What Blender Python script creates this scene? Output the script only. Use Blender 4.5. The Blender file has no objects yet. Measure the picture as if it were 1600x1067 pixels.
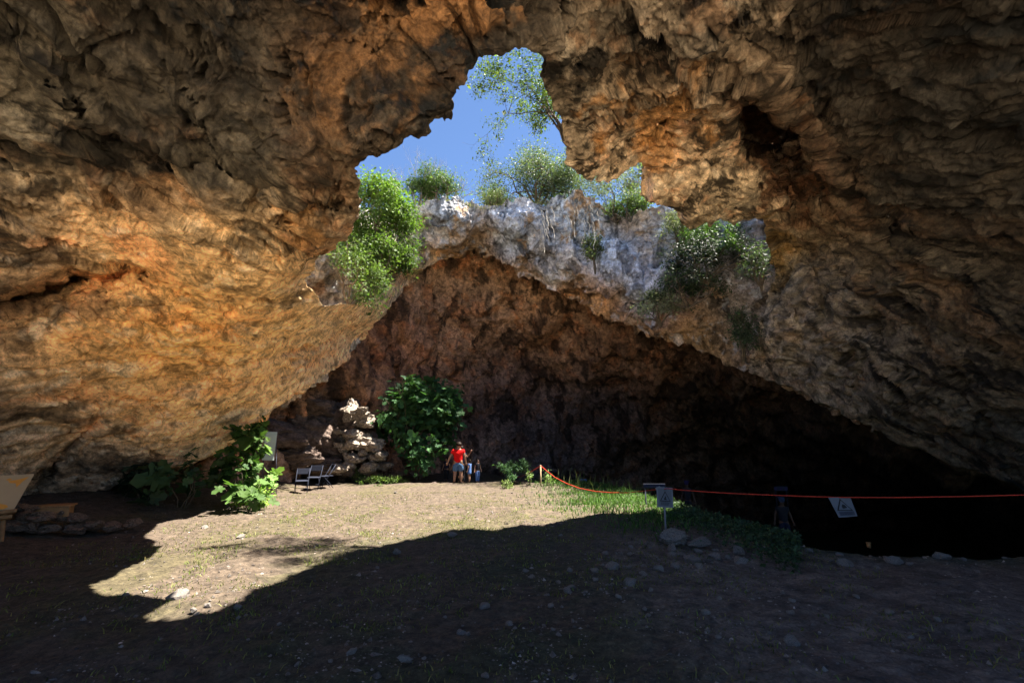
import bpy, math, random, time
import numpy as np
from mathutils import Vector
T0 = time.time()
# ------------------------------------------------------------------ camera, sky, sun, exposure
S = bpy.context.scene
COL = S.collection
cd = bpy.data.cameras.new('camera'); CAM = bpy.data.objects.new('camera', cd); COL.objects.link(CAM)
cd.lens = 16.0; cd.sensor_width = 36.0; cd.clip_start = 0.05; cd.clip_end = 3000
EYE = np.array([0, 0, 1.6])
PITCH = math.radians(13)
CAM.location = EYE; CAM.rotation_euler = (math.radians(90) + PITCH, 0, 0)
S.camera = CAM
SUN_EL, SUN_AZ = math.radians(66), math.radians(82)        # azimuth from +Y towards +X
SD = np.array([math.sin(SUN_AZ) * math.cos(SUN_EL), math.cos(SUN_AZ) * math.cos(SUN_EL), math.sin(SUN_EL)])
W = bpy.data.worlds.new('World'); S.world = W; W.use_nodes = True
nt = W.node_tree; bg = nt.nodes['Background']; sky = nt.nodes.new('ShaderNodeTexSky')
sky.sky_type = 'NISHITA'; sky.sun_disc = False; sky.sun_elevation = SUN_EL; sky.sun_rotation = SUN_AZ
sky.air_density = 0.7; sky.dust_density = 0.0; sky.ozone_density = 5.0
nt.links.new(sky.outputs[0], bg.inputs[0]); bg.inputs[1].default_value = 0.042
sl = bpy.data.lights.new('sun', 'SUN'); sl.energy = 4.6; sl.angle = math.radians(0.5); sl.color = (1.0, 0.93, 0.82)
SUN = bpy.data.objects.new('sun', sl); COL.objects.link(SUN)
SUN.rotation_euler = Vector(SD).to_track_quat('Z', 'Y').to_euler(); SUN.location = (20, 0, 40)
S.view_settings.view_transform = 'Standard'; S.view_settings.look = 'None'
S.view_settings.exposure = 2.85; S.view_settings.gamma = 1.0
S.render.engine = 'CYCLES'
S.cycles.max_bounces = 10; S.cycles.diffuse_bounces = 7; S.cycles.transparent_max_bounces = 8
S.cycles.use_denoising = True; S.cycles.sample_clamp_indirect = 6.0
rnd = random.Random(7); rng = np.random.default_rng(7)

# ------------------------------------------------------------------ helpers: view rays, noise
F = 16 / 36 * 1600; CP, SP = math.cos(PITCH), math.sin(PITCH)
def rays(px, py):
    xr = (np.asarray(px, float) - 800) / F; yu = (533.5 - np.asarray(py, float)) / F
    return np.stack([xr, CP - yu * SP, SP + yu * CP], -1)
def at(px, py, t):
    return rays(px, py) * np.asarray(t, float)[..., None] + EYE
def to_px(D):                                              # directions -> photo pixels (nan behind)
    dz = D[..., 1] * CP + D[..., 2] * SP; u = -D[..., 1] * SP + D[..., 2] * CP
    dz = np.where(dz > 0.05, dz, np.nan)
    return 800 + F * D[..., 0] / dz, 533.5 - F * u / dz
def gnd(px, py, z=0.0):
    r = rays(px, py); t = (z - EYE[2]) / r[..., 2]
    return r * t[..., None] + EYE
_pm = {}
def _tab(seed):
    if seed not in _pm:
        r = np.random.default_rng(seed); p = r.permutation(256).astype(np.int32)
        g = r.normal(size=(256, 3)).astype(np.float32); g /= np.linalg.norm(g, axis=1)[:, None]
        _pm[seed] = (np.concatenate([p, p]), g, r.random((256, 3)).astype(np.float32))
    return _pm[seed]
def perlin(P, seed=0):
    p, g, _ = _tab(seed); P = np.asarray(P, np.float32)
    Fl = np.floor(P); I = Fl.astype(np.int32) & 255; R = P - Fl
    U = R * R * R * (R * (R * 6 - 15) + 10); out = 0
    for dx in (0, 1):
        a = p[(I[:, 0] + dx) & 255]; wx = U[:, 0] if dx else 1 - U[:, 0]; rx = R[:, 0] - dx
        for dy in (0, 1):
            b = p[(a + I[:, 1] + dy) & 255]; wy = U[:, 1] if dy else 1 - U[:, 1]; ry = R[:, 1] - dy
            for dz in (0, 1):
                G = g[p[(b + I[:, 2] + dz) & 255]]; wz = U[:, 2] if dz else 1 - U[:, 2]
                out = out + wx * wy * wz * (G[:, 0] * rx + G[:, 1] * ry + G[:, 2] * (R[:, 2] - dz))
    return out * 1.5
def fbm(P, o=4, seed=0, gain=.5, lac=2.03):
    s = 0; a = 1.0; P = np.asarray(P, np.float32)
    for i in range(o):
        s = s + a * perlin(P + i * 17.3, seed + i); P = P * lac; a *= gain
    return s
def ridged(P, o=4, seed=0, gain=.55):
    s = 0; a = 1.0; P = np.asarray(P, np.float32)
    for i in range(o):
        s = s + a * (1 - 2 * np.abs(perlin(P + i * 11.1, seed + i))); P = P * 2.07; a *= gain
    return s * .5
def worley(P, seed=0):
    p, _, h = _tab(seed); P = np.asarray(P, np.float32)
    Fl = np.floor(P); I = Fl.astype(np.int32); R = P - Fl
    f1 = np.full(len(P), 9, np.float32); f2 = f1.copy(); cid = np.zeros(len(P), np.int32)
    for dx in (-1, 0, 1):
        a = p[(I[:, 0] + dx) & 255]
        for dy in (-1, 0, 1):
            b = p[(a + I[:, 1] + dy) & 255]
            for dz in (-1, 0, 1):
                c = p[(b + I[:, 2] + dz) & 255]; H = h[c]
                d = (dx + H[:, 0] - R[:, 0]) ** 2 + (dy + H[:, 1] - R[:, 1]) ** 2 + (dz + H[:, 2] - R[:, 2]) ** 2
                m = d < f1; f2 = np.where(m, f1, np.minimum(f2, d)); cid = np.where(m, c, cid); f1 = np.where(m, d, f1)
    return np.sqrt(f1), np.sqrt(f2), cid / 255.0
def facet(P, seed=0, off=.5):                               # chiselled blocks: every cell is a tilted plane, so edges break sharply
    p, g, h = _tab(seed); P = np.asarray(P, np.float32)
    Fl = np.floor(P); I = Fl.astype(np.int32); R = P - Fl
    f1 = np.full(len(P), 9, np.float32); val = np.zeros(len(P), np.float32)
    for dx in (-1, 0, 1):
        a = p[(I[:, 0] + dx) & 255]
        for dy in (-1, 0, 1):
            b = p[(a + I[:, 1] + dy) & 255]
            for dz in (-1, 0, 1):
                c = p[(b + I[:, 2] + dz) & 255]; H = h[c]; G = g[c]
                ex = R[:, 0] - dx - H[:, 0]; ey = R[:, 1] - dy - H[:, 1]; ez = R[:, 2] - dz - H[:, 2]
                d = ex * ex + ey * ey + ez * ez; m = d < f1
                val = np.where(m, G[:, 0] * ex + G[:, 1] * ey + G[:, 2] * ez + off * (c / 255. - .5), val); f1 = np.where(m, d, f1)
    return val
def sstep(a, b, x):
    t = np.clip((x - a) / (b - a), 0, 1); return t * t * (3 - 2 * t)
def sdist(px, py, poly):                                   # signed distance to a polygon, negative outside
    px = np.nan_to_num(px, nan=1e5); py = np.nan_to_num(py, nan=1e5)
    d2 = np.full(px.shape, 1e18); ins = np.zeros(px.shape, bool); n = len(poly)
    for i in range(n):
        ax, ay = poly[i]; bx, by = poly[(i + 1) % n]; ex, ey = bx - ax, by - ay
        t = np.clip(((px - ax) * ex + (py - ay) * ey) / (ex * ex + ey * ey + 1e-9), 0, 1)
        d2 = np.minimum(d2, (px - ax - t * ex) ** 2 + (py - ay - t * ey) ** 2)
        if ay != by:
            c = ((ay > py) != (by > py)) & (px < (bx - ax) * (py - ay) / (by - ay) + ax); ins ^= c
    return np.where(ins, 1, -1) * np.sqrt(d2)
def pldist(px, py, line):                                  # distance to an open line and the side it lies on (+ below / right)
    d2 = np.full(px.shape, 1e18); sd = np.zeros(px.shape)
    for (ax, ay), (bx, by) in zip(line[:-1], line[1:]):
        ex, ey = bx - ax, by - ay; t = np.clip(((px - ax) * ex + (py - ay) * ey) / (ex * ex + ey * ey), 0, 1)
        d = (px - ax - t * ex) ** 2 + (py - ay - t * ey) ** 2; m = d < d2
        sd = np.where(m, np.sign(ex * (py - ay) - ey * (px - ax)), sd); d2 = np.where(m, d, d2)
    return np.sqrt(d2), sd
class RBF:
    def __init__(s, pts, vals):
        s.P = np.asarray(pts, float); n = len(s.P); V = np.asarray(vals, float).reshape(n, -1)
        K = s.k(s.P); A = np.zeros((n + 4, n + 4)); A[:n, :n] = K; A[:n, n] = 1; A[n, :n] = 1
        A[:n, n + 1:] = s.P; A[n + 1:, :n] = s.P.T; A[:n, :n] += np.eye(n) * 1e-3
        s.w = np.linalg.solve(A, np.vstack([V, np.zeros((4, V.shape[1]))]))
    def k(s, X):
        d = np.sqrt(np.maximum(((X ** 2).sum(1)[:, None] + (s.P ** 2).sum(1)[None] - 2 * X @ s.P.T), 1e-12))
        return np.sqrt(d * d + .02 ** 2)
    def __call__(s, X):
        out = np.empty((len(X), s.w.shape[1]))
        for i in range(0, len(X), 60000):
            x = X[i:i + 60000]; out[i:i + 60000] = np.hstack([s.k(x), np.ones((len(x), 1)), x]) @ s.w
        return out
def unit(v): return v / np.linalg.norm(v, axis=-1, keepdims=True)
def field(ctrl, extra=()):
    P = [at(*map(float, c)) for c in ctrl] + [np.array(e, float) for e in extra]
    D = np.array(P) - EYE; r = np.linalg.norm(D, axis=1)
    return RBF(D / r[:, None], np.log(r))
def colour_at(px, py, ctrl, s=110.0):                      # rock colour and some painted shade by region: soft blend of control colours
    px = np.nan_to_num(px, nan=9e3); py = np.nan_to_num(py, nan=9e3)
    px = np.clip(px, -900, 2500); py = np.clip(py, -900, 1300)
    num = 0; den = 1e-9
    for x, y, r, g, b in ctrl:
        w = 1 / (((px - x) ** 2 + (py - y) ** 2) + s * s) ** 2 * 1e9
        num = num + w[:, None] * np.array([r, g, b]); den = den + w
    return num / den[:, None]

# ------------------------------------------------------------------ helpers: objects
def tag(o, label=None, cat=None, group=None, kind=None):
    if label: o['label'] = label
    if cat: o['category'] = cat
    if group: o['group'] = group
    if kind: o['kind'] = kind
    return o
def mesh_obj(name, V, Fq, mat, parent=None, cols=None, smooth=True, loc=None):
    V = np.ascontiguousarray(V, np.float32); me = bpy.data.meshes.new(name)
    if isinstance(Fq, np.ndarray):
        k = Fq.shape[1]; n = len(Fq)
        me.vertices.add(len(V)); me.vertices.foreach_set('co', V.ravel())
        me.loops.add(n * k); me.loops.foreach_set('vertex_index', Fq.ravel().astype(np.int32))
        me.polygons.add(n); me.polygons.foreach_set('loop_start', np.arange(0, n * k, k, dtype=np.int32))
        me.update(calc_edges=True); me.validate()
    else:
        me.from_pydata(V.tolist(), [], Fq); me.update()
    if cols is not None:
        a = me.color_attributes.new('tint', 'FLOAT_COLOR', 'POINT')
        c = np.ones((len(V), 4), np.float32); c[:, :3] = cols; a.data.foreach_set('color', c.ravel())
    me.polygons.foreach_set('use_smooth', np.full(len(me.polygons), smooth))
    for m in (mat if isinstance(mat, (list, tuple)) else [mat]): me.materials.append(m)
    o = bpy.data.objects.new(name, me); COL.objects.link(o)
    if loc is not None: o.location = loc
    if parent: o.parent = parent
    return o
def empty(name, loc=(0, 0, 0), rz=0.0):
    o = bpy.data.objects.new(name, None); COL.objects.link(o); o.empty_display_size = .2
    o.location = loc; o.rotation_euler = (0, 0, rz); return o
def copy_tree(o, parent=None):
    c = o.copy(); COL.objects.link(c)
    if parent: c.parent = parent
    for ch in list(o.children): copy_tree(ch, c)
    return c

# ------------------------------------------------------------------ materials
def mat(name):
    m = bpy.data.materials.new(name); m.use_nodes = True
    return m, m.node_tree.nodes, m.node_tree.links, m.node_tree.nodes['Principled BSDF']
def rock_material(name, bump=.5, scale=1.0, rough=.9, var=.62, attr=True, base=(.3, .25, .2)):
    m, N, L, B = mat(name); B.inputs['Roughness'].default_value = rough; B.inputs['Specular IOR Level'].default_value = .25
    tc = N.new('ShaderNodeTexCoord')
    def noise(s, d, r=.6, dist=0):
        n = N.new('ShaderNodeTexNoise'); n.inputs['Scale'].default_value = s * scale; n.inputs['Detail'].default_value = d
        n.inputs['Roughness'].default_value = r; n.inputs['Distortion'].default_value = dist
        L.new(tc.outputs['Object'], n.inputs['Vector']); return n
    if attr:
        a = N.new('ShaderNodeAttribute'); a.attribute_name = 'tint'; src = a.outputs['Color']
    else:
        a = N.new('ShaderNodeRGB'); a.outputs[0].default_value = (*base, 1); src = a.outputs[0]
    n1 = noise(3.5, 9, .68, .6); r1 = N.new('ShaderNodeMapRange')
    r1.inputs[1].default_value = .36; r1.inputs[2].default_value = .64; r1.inputs[3].default_value = 1 - var; r1.inputs[4].default_value = 1 + var
    L.new(n1.outputs[0], r1.inputs[0])
    mx = N.new('ShaderNodeMix'); mx.data_type = 'RGBA'; mx.blend_type = 'MULTIPLY'; mx.inputs[0].default_value = 1
    L.new(src, mx.inputs[6]); cb = N.new('ShaderNodeCombineColor')
    for i in range(3): L.new(r1.outputs[0], cb.inputs[i])
    L.new(cb.outputs[0], mx.inputs[7])
    n2 = noise(13, 9, .78, .8); r2 = N.new('ShaderNodeMapRange')      # small pale grains and dark specks
    r2.inputs[1].default_value = .35; r2.inputs[2].default_value = .65; r2.inputs[1].default_value = .38; r2.inputs[2].default_value = .62; r2.inputs[3].default_value = .62; r2.inputs[4].default_value = 1.42
    L.new(n2.outputs[0], r2.inputs[0]); m2 = N.new('ShaderNodeMix'); m2.data_type = 'RGBA'; m2.blend_type = 'MULTIPLY'; m2.inputs[0].default_value = 1
    c2 = N.new('ShaderNodeCombineColor')
    for i in range(3): L.new(r2.outputs[0], c2.inputs[i])
    L.new(mx.outputs[2], m2.inputs[6]); L.new(c2.outputs[0], m2.inputs[7]); L.new(m2.outputs[2], B.inputs['Base Color'])
    h = noise(9, 10, .7, .3); v = N.new('ShaderNodeTexVoronoi'); v.inputs['Scale'].default_value = 6 * scale; v.feature = 'F1'
    L.new(tc.outputs['Object'], v.inputs['Vector']); ad = N.new('ShaderNodeMath'); ad.operation = 'MULTIPLY_ADD'
    L.new(v.outputs['Distance'], ad.inputs[0]); ad.inputs[1].default_value = .45; L.new(h.outputs[0], ad.inputs[2])
    b = N.new('ShaderNodeBump'); b.inputs['Strength'].default_value = bump; b.inputs['Distance'].default_value = .12 / scale
    L.new(ad.outputs[0], b.inputs['Height']); L.new(b.outputs[0], B.inputs['Normal'])
    return m
def plain(name, rgb, rough=.7, metal=0, var=.15, sc=8.0, bump=0.0):
    m, N, L, B = mat(name); B.inputs['Roughness'].default_value = rough; B.inputs['Metallic'].default_value = metal; B.inputs['Specular IOR Level'].default_value = .12
    tc = N.new('ShaderNodeTexCoord'); n = N.new('ShaderNodeTexNoise'); n.inputs['Scale'].default_value = sc; n.inputs['Detail'].default_value = 5
    L.new(tc.outputs['Object'], n.inputs['Vector']); r = N.new('ShaderNodeMapRange'); r.inputs[1].default_value = .3; r.inputs[2].default_value = .7
    r.inputs[3].default_value = 1 - var; r.inputs[4].default_value = 1 + var; L.new(n.outputs[0], r.inputs[0])
    v = N.new('ShaderNodeVectorMath'); v.operation = 'SCALE'; v.inputs[0].default_value = rgb
    L.new(r.outputs[0], v.inputs['Scale']); L.new(v.outputs[0], B.inputs['Base Color'])
    if bump:
        b = N.new('ShaderNodeBump'); b.inputs['Strength'].default_value = bump; b.inputs['Distance'].default_value = .02
        L.new(n.outputs[0], b.inputs['Height']); L.new(b.outputs[0], B.inputs['Normal'])
    return m
M_ROCK = rock_material('cave_rock', .6, 1.0)
M_CLIFF = rock_material('grey_limestone', .6, .8)
M_SOIL = rock_material('trodden_soil', .7, 2.2, var=.4)

# ------------------------------------------------------------------ rock layers
def layer(name, fld, azs, els, disp, colour, mask_poly=None, keep_inside=False, cull=None, jag=(3.0, 1.6), rim=None, mat_=None, feat=None, edge_free=0.0):
    na, ne = len(azs), len(els)
    A, Z = np.meshgrid(azs, els); A = np.radians(A).ravel(); Z = np.radians(Z).ravel()
    D = np.stack([np.sin(A) * np.cos(Z), np.cos(A) * np.cos(Z), np.sin(Z)], -1)
    px, py = to_px(D)
    if mask_poly is not None:
        # jagged rock outline: noise in the direction domain moves the edge
        j = jag[0] * fbm(D * 28, 3, 5, .6) * 2 + jag[1] * (worley(D * 75, 9)[0] - .5) * 4
        sd = sdist(px, py, mask_poly) + j
        if keep_inside: sd = -sd
        # sd > 0 : open.  snap vertices next to the edge on to it
        cell = 1.45
        G = sd.reshape(ne, na); X = px.reshape(ne, na); Y = py.reshape(ne, na)
        near = (np.abs(sd) < cell * .8) & np.isfinite(px)
        gx = np.gradient(G, axis=1) / np.maximum(np.abs(np.gradient(X, axis=1)), .2)
        gy = -np.gradient(G, axis=0) / np.maximum(np.abs(np.gradient(Y, axis=0)), .2)
        gn = np.maximum(np.hypot(gx, gy), .3).ravel(); gx = gx.ravel(); gy = gy.ravel()
        nx = px - np.where(near, sd * gx / gn ** 2, 0); ny = py - np.where(near, sd * gy / gn ** 2, 0)
        D2 = unit(rays(np.nan_to_num(nx), np.nan_to_num(ny))); ok = near & (gn > .3)
        D = np.where(ok[:, None], D2, D); sd = np.where(near, np.minimum(sd, 0), sd)
        px, py = to_px(D)
    else: sd = np.full(len(D), -1e3)
    r = np.exp(fld(D)[:, 0])
    if feat is not None: r = r + feat(px, py, D, r)
    P = D * r[:, None]
    G3 = P.reshape(ne, na, 3); nrm = np.cross(np.gradient(G3, axis=1), np.gradient(G3, axis=0)).reshape(-1, 3)
    nrm = nrm / (np.linalg.norm(nrm, axis=1)[:, None] + 1e-12)
    nrm = np.where(((nrm * D).sum(1) > 0)[:, None], -nrm, nrm)         # towards the viewer
    e = sstep(0, 45, -sd)[:, None]                                       # keep silhouettes: displace along the ray near an edge
    dirn = unit(nrm * e + -D * (1 - e) + nrm * .001)
    h = disp(P + EYE, px, py, nrm) * (edge_free + (1 - edge_free) * sstep(0, 30, -sd) * .55 + (1 - edge_free) * .45)
    V = P + dirn * h[:, None] + EYE
    idx = np.arange(na * ne).reshape(ne, na)
    q = np.stack([idx[:-1, :-1], idx[:-1, 1:], idx[1:, 1:], idx[1:, :-1]], -1).reshape(-1, 4)
    bad = sd > 0.01
    if cull is not None: bad = bad | cull(D, px, py, V)
    q = q[~bad[q].any(1)]
    c = colour(V, px, py, D)
    if rim is not None:                                                    # thicken the open edge
        ed = np.concatenate([q[:, [0, 1]], q[:, [1, 2]], q[:, [2, 3]], q[:, [3, 0]]])
        key = np.sort(ed, 1).astype(np.int64); key = key[:, 0] * (na * ne) + key[:, 1]
        _, inv, cnt = np.unique(key, return_inverse=True, return_counts=True)
        be = ed[cnt[inv] == 1]; bv = np.unique(be)
        loc = np.full(na * ne, -1); loc[bv] = np.arange(len(bv))
        Pb = V[bv]; base = len(V); newV = []; newC = []; prev = bv; nq = []
        for k, (dist, out) in enumerate(rim['rings']):
            off = rim['dir'](Pb, D[bv], px[bv], py[bv])
            w = fbm(Pb * 1.8 + k * 3.1, 4, 40 + k, .7)[:, None] * .5 * min(dist, 1.6)
            newV.append(Pb + off * (dist + w)); newC.append(c[bv] * out)
            cur = base + k * len(bv) + np.arange(len(bv))
            pm = prev[loc[be]]; cm = cur[loc[be]]
            nq.append(np.stack([pm[:, 1], pm[:, 0], cm[:, 0], cm[:, 1]], -1)); prev = cur
        V = np.vstack([V] + newV); c = np.vstack([c] + newC); q = np.vstack([q] + nq)
    used = np.unique(q); rm = np.full(len(V), -1); rm[used] = np.arange(len(used))
    o = mesh_obj(name, V[used], rm[q][:, ::-1].copy(), mat_, cols=np.clip(c[used], 0.01, .9))
    o['kind'] = 'structure'
    print('layer', name, len(used), round(time.time() - T0, 1), flush=True)
    return o

def steps(lines):                                          # hand-placed ledges and cracks: (line, depth m, width px, kind)
    def f(px, py, D, r):
        out = np.zeros(len(px)); x = np.nan_to_num(px, nan=1e5); y = np.nan_to_num(py, nan=1e5)
        wob = fbm(D * 14, 3, 77) * 14
        for line, amp, wid, kind in lines:
            d, s = pldist(x, y + wob, line)
            if kind == 'ledge':   out += amp * np.exp(-(d / wid) ** 1.3) * sstep(-4, 12, s * d)
            elif kind == 'crack': out += amp * np.exp(-(d / wid) ** 2)
            elif kind == 'hole':
                sdp = sdist(x, y + wob, line) + fbm(D * 40, 3, 21) * 7; out += amp * sstep(-4, wid * 1.8, sdp)
        return out
    return f

def framed(P, px, fn):                                    # noise whose streaks follow the bedding: left wall, right wall, roof
    x = np.nan_to_num(px, nan=800.); a = 1 - sstep(430, 700, x); b = sstep(1120, 1400, x); out = np.zeros(len(P), np.float32)
    for w, v, k in ((a, (.10, .90, .34), .13), (b, (.30, -.63, -.66), .35), (1 - a - b, (.8, .5, .1), .75)):
        m = w > .004
        if not m.any(): continue
        v = unit(np.array(v)).astype(np.float32); p = P[m].astype(np.float32); q = p - (1 - k) * (p @ v)[:, None] * v
        q = q + .22 * np.stack([perlin(p * .9, 70), perlin(p * .9, 71), perlin(p * .9, 72)], -1)
        out[m] += (w[m] * fn(q.astype(np.float32))).astype(np.float32)
    return out
def streaks(Q):                                            # long shallow flutes on the smooth walls
    return .10 * ridged(Q * 1.6 + 2, 5, 541, .6) + .03 * facet(Q * 5, 542)
def bed_height(Q):
    h = .19 * ridged(Q * 1.1, 4, 501, .6) + .075 * ridged(Q * 3.3 + 4, 4, 505, .6)
    f1, f2, cid = worley(Q * 1.5 + 3, 509); h += .15 * (cid - .5) * sstep(0, .1, f2 - f1)
    f1, f2, cid = worley(Q * 4.2 + 3, 510); h += .06 * (cid - .5) * sstep(0, .12, f2 - f1)
    W = Q + .10 * np.stack([perlin(Q * 3, 75), perlin(Q * 3, 76), perlin(Q * 3, 77)], -1)
    h += .40 * facet(W * .55 + 4, 519, .7) + .20 * facet(W * 1.3, 520) + .055 * facet(W * 3.1 + 2, 521) + .02 * facet(W * 7 + 2, 522)
    f1, f2, _ = worley(W * .8 + 9, 523); h -= .22 * (1 - sstep(0, .05, f2 - f1)) * sstep(0, .35, perlin(Q * .7, 524))       # open joints
    return h - .40 * sstep(.40, .56, fbm(Q * np.float32(1.5) + 7, 5, 515, .6))
def rock_disp(amp=1.0, strata=(0.3, 0.25, 1.0), seed=0, bedded=False):
    st = np.array(strata, np.float32)
    def f(P, px, py, n):
        P = P.astype(np.float32); P0 = P
        if bedded:
            X = np.nan_to_num(px, nan=9e3); Y = np.nan_to_num(py, nan=9e3)
            sm = 1 - .72 * np.exp(-(np.abs(X - 250) / 400) ** 4 - (np.abs(Y - 540) / 200) ** 4) - .62 * np.exp(-(np.abs(X - 1080) / 165) ** 4 - (np.abs(Y - 240) / 115) ** 4) - .5 * np.exp(-((X - 70) / 110) ** 4 - ((Y - 130) / 60) ** 4)
        w = P + .55 * np.stack([perlin(P * .45, seed + 60), perlin(P * .45, seed + 61), perlin(P * .45, seed + 62)], -1)
        far = np.linalg.norm(P - EYE, axis=1); k = np.clip(far / 12, .7, 2.2)
        h = .55 * fbm(w * .3, 2, seed + 1) * k
        h += .22 * ridged(w * .8 * (st * .6 + .5), 4, seed + 3)
        f1, f2, cid = worley(w * (st * 1.0 + .55), seed + 8)
        h += .20 * (f1 - .5) + .10 * (cid - .5) * sstep(0, .12, f2 - f1)
        f1, f2, cid = worley(w * (st * 2.6 + 1.6) + 5, seed + 9)
        h += .085 * (f1 - .5) + .07 * (cid - .5) * sstep(0, .15, f2 - f1)
        h += .07 * ridged(w * (st * 4 + 3), 4, seed + 12) + .03 * fbm(P * 14, 3, seed + 17)
        f1, f2, _ = worley(w * 6.5, seed + 10); h -= .05 * (1 - sstep(0, .2, f1)) 
        if not bedded:
            w2 = P + .12 * np.stack([perlin(P * 2, 75), perlin(P * 2, 76), perlin(P * 2, 77)], -1)
            h += .5 * facet(w2 * (st + .3) * .6, seed + 19, .7) + .26 * facet(w2 * (st + .3), seed + 20) + .11 * facet(w2 * (st + .3) * 2.7 + 2, seed + 21) + .04 * facet(w2 * 5.5, seed + 22)
        if bedded:
            h = .6 * h * sm + framed(P0, px, bed_height) * (.12 + .88 * sm) + framed(P0, px, streaks) * (1 - sm)
        return h * amp
    return f

dense_a = np.arange(-57, 57.01, .1); AZ = np.concatenate([np.arange(-180, -57, 1.5), dense_a, np.arange(58.5, 180.1, 1.5)])
EL = np.concatenate([np.arange(-24, -13, 1.5), np.arange(-13, 52.01, .1), np.arange(53.5, 90, 1.5)])

# near chamber -------------------------------------------------------------
N_POLY = [(505, 478), (480, 440), (500, 400), (540, 375), (556, 345), (566, 315), (562, 285), (553, 262), (575, 248), (607, 238), (640, 215), (668, 214), (680, 188), (706, 187), (712, 150), (735, 112), (748, 92), (785, 86), (815, 74), (835, 85), (846, 96),
          (852, 130), (868, 175), (880, 215), (884, 255), (905, 276), (938, 283), (962, 281), (985, 268), (1001, 258), (1002, 300), (1015, 318), (1048, 327), (1075, 356), (1120, 350), (1192, 342), (1200, 380), (1208, 430), (1190, 490), (1178, 540), (1172, 580),
          (1250, 612), (1330, 655), (1400, 690), (1500, 728), (1600, 768), (1750, 830), (2000, 960), (2000, 1500), (-400, 1500), (-400, 1000), (-60, 815), (0, 800), (60, 782), (140, 768), (200, 752), (270, 735), (330, 712), (385, 680), (440, 632), (500, 590), (545, 558),
          (590, 500), (640, 442), (668, 418), (640, 415), (622, 432), (600, 455), (570, 468), (535, 475)]
N_CTRL = [(550, 265, 7), (610, 235, 6.5), (640, 215, 6.5), (700, 185, 6.7), (715, 145, 6.4), (760, 85, 6.15), (815, 75, 6.1), (845, 85, 6.45), (865, 180, 8.4), (890, 270, 10), (940, 285, 10.7), (1000, 260, 11), (1020, 320, 11.7), (1075, 355, 12.8), (1190, 343, 13.2),
          (562, 320, 8), (548, 370, 9), (500, 400, 10), (480, 440, 11.5), (500, 475, 12.5), (535, 476, 14.5), (570, 470, 17), (540, 512, 19.3), (300, 100, 6), (0, 0, 5), (0, 250, 6.3), (0, 500, 7.6), (0, 780, 9.6), (0, 900, 9.6), (200, 400, 8.2), (200, 600, 9.8), (200, 760, 11.3), (90, 770, 10.6), (400, 300, 7.3), (400, 450, 9.7), (400, 600, 13), (450, 400, 9),
          (500, 540, 17.2), (600, 453, 19.6), (640, 430, 23.5), (480, 600, 16), (400, 660, 14), (300, 720, 12.3), (800, 0, 5.9), (600, 100, 6.1), (1100, 0, 6.5), (1000, 100, 8), (1000, 200, 10), (1200, 200, 10.5), (1200, 300, 12.2), (1400, 100, 7.5), (1600, 0, 5.5), (1600, 300, 8), (1600, 550, 9.5),
          (1600, 770, 11), (1400, 450, 12), (1400, 680, 13.5), (1300, 335, 12.5), (1250, 500, 16), (1210, 385, 16.5), (1172, 575, 19.5), (1200, 450, 18), (1300, 640, 15.5), (1280, 370, 15), (600, 0, 5.7), (400, 100, 6), (200, 200, 6.3), (1100, 330, 12.6)]
N_EXTRA = [(0, 0, 8.2), (0, -6, 7.5), (-7, 0, 5), (-9, 0, 1), (8.5, 0, 6.5), (12, 0, 2), (12, 5, 1), (-9, -5, 2), (10, -6, 3), (0, -9, 7), (0, -10, 1), (-9.5, 4, 2), (-9.8, 5, 0), (13, 9, 0)]
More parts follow.
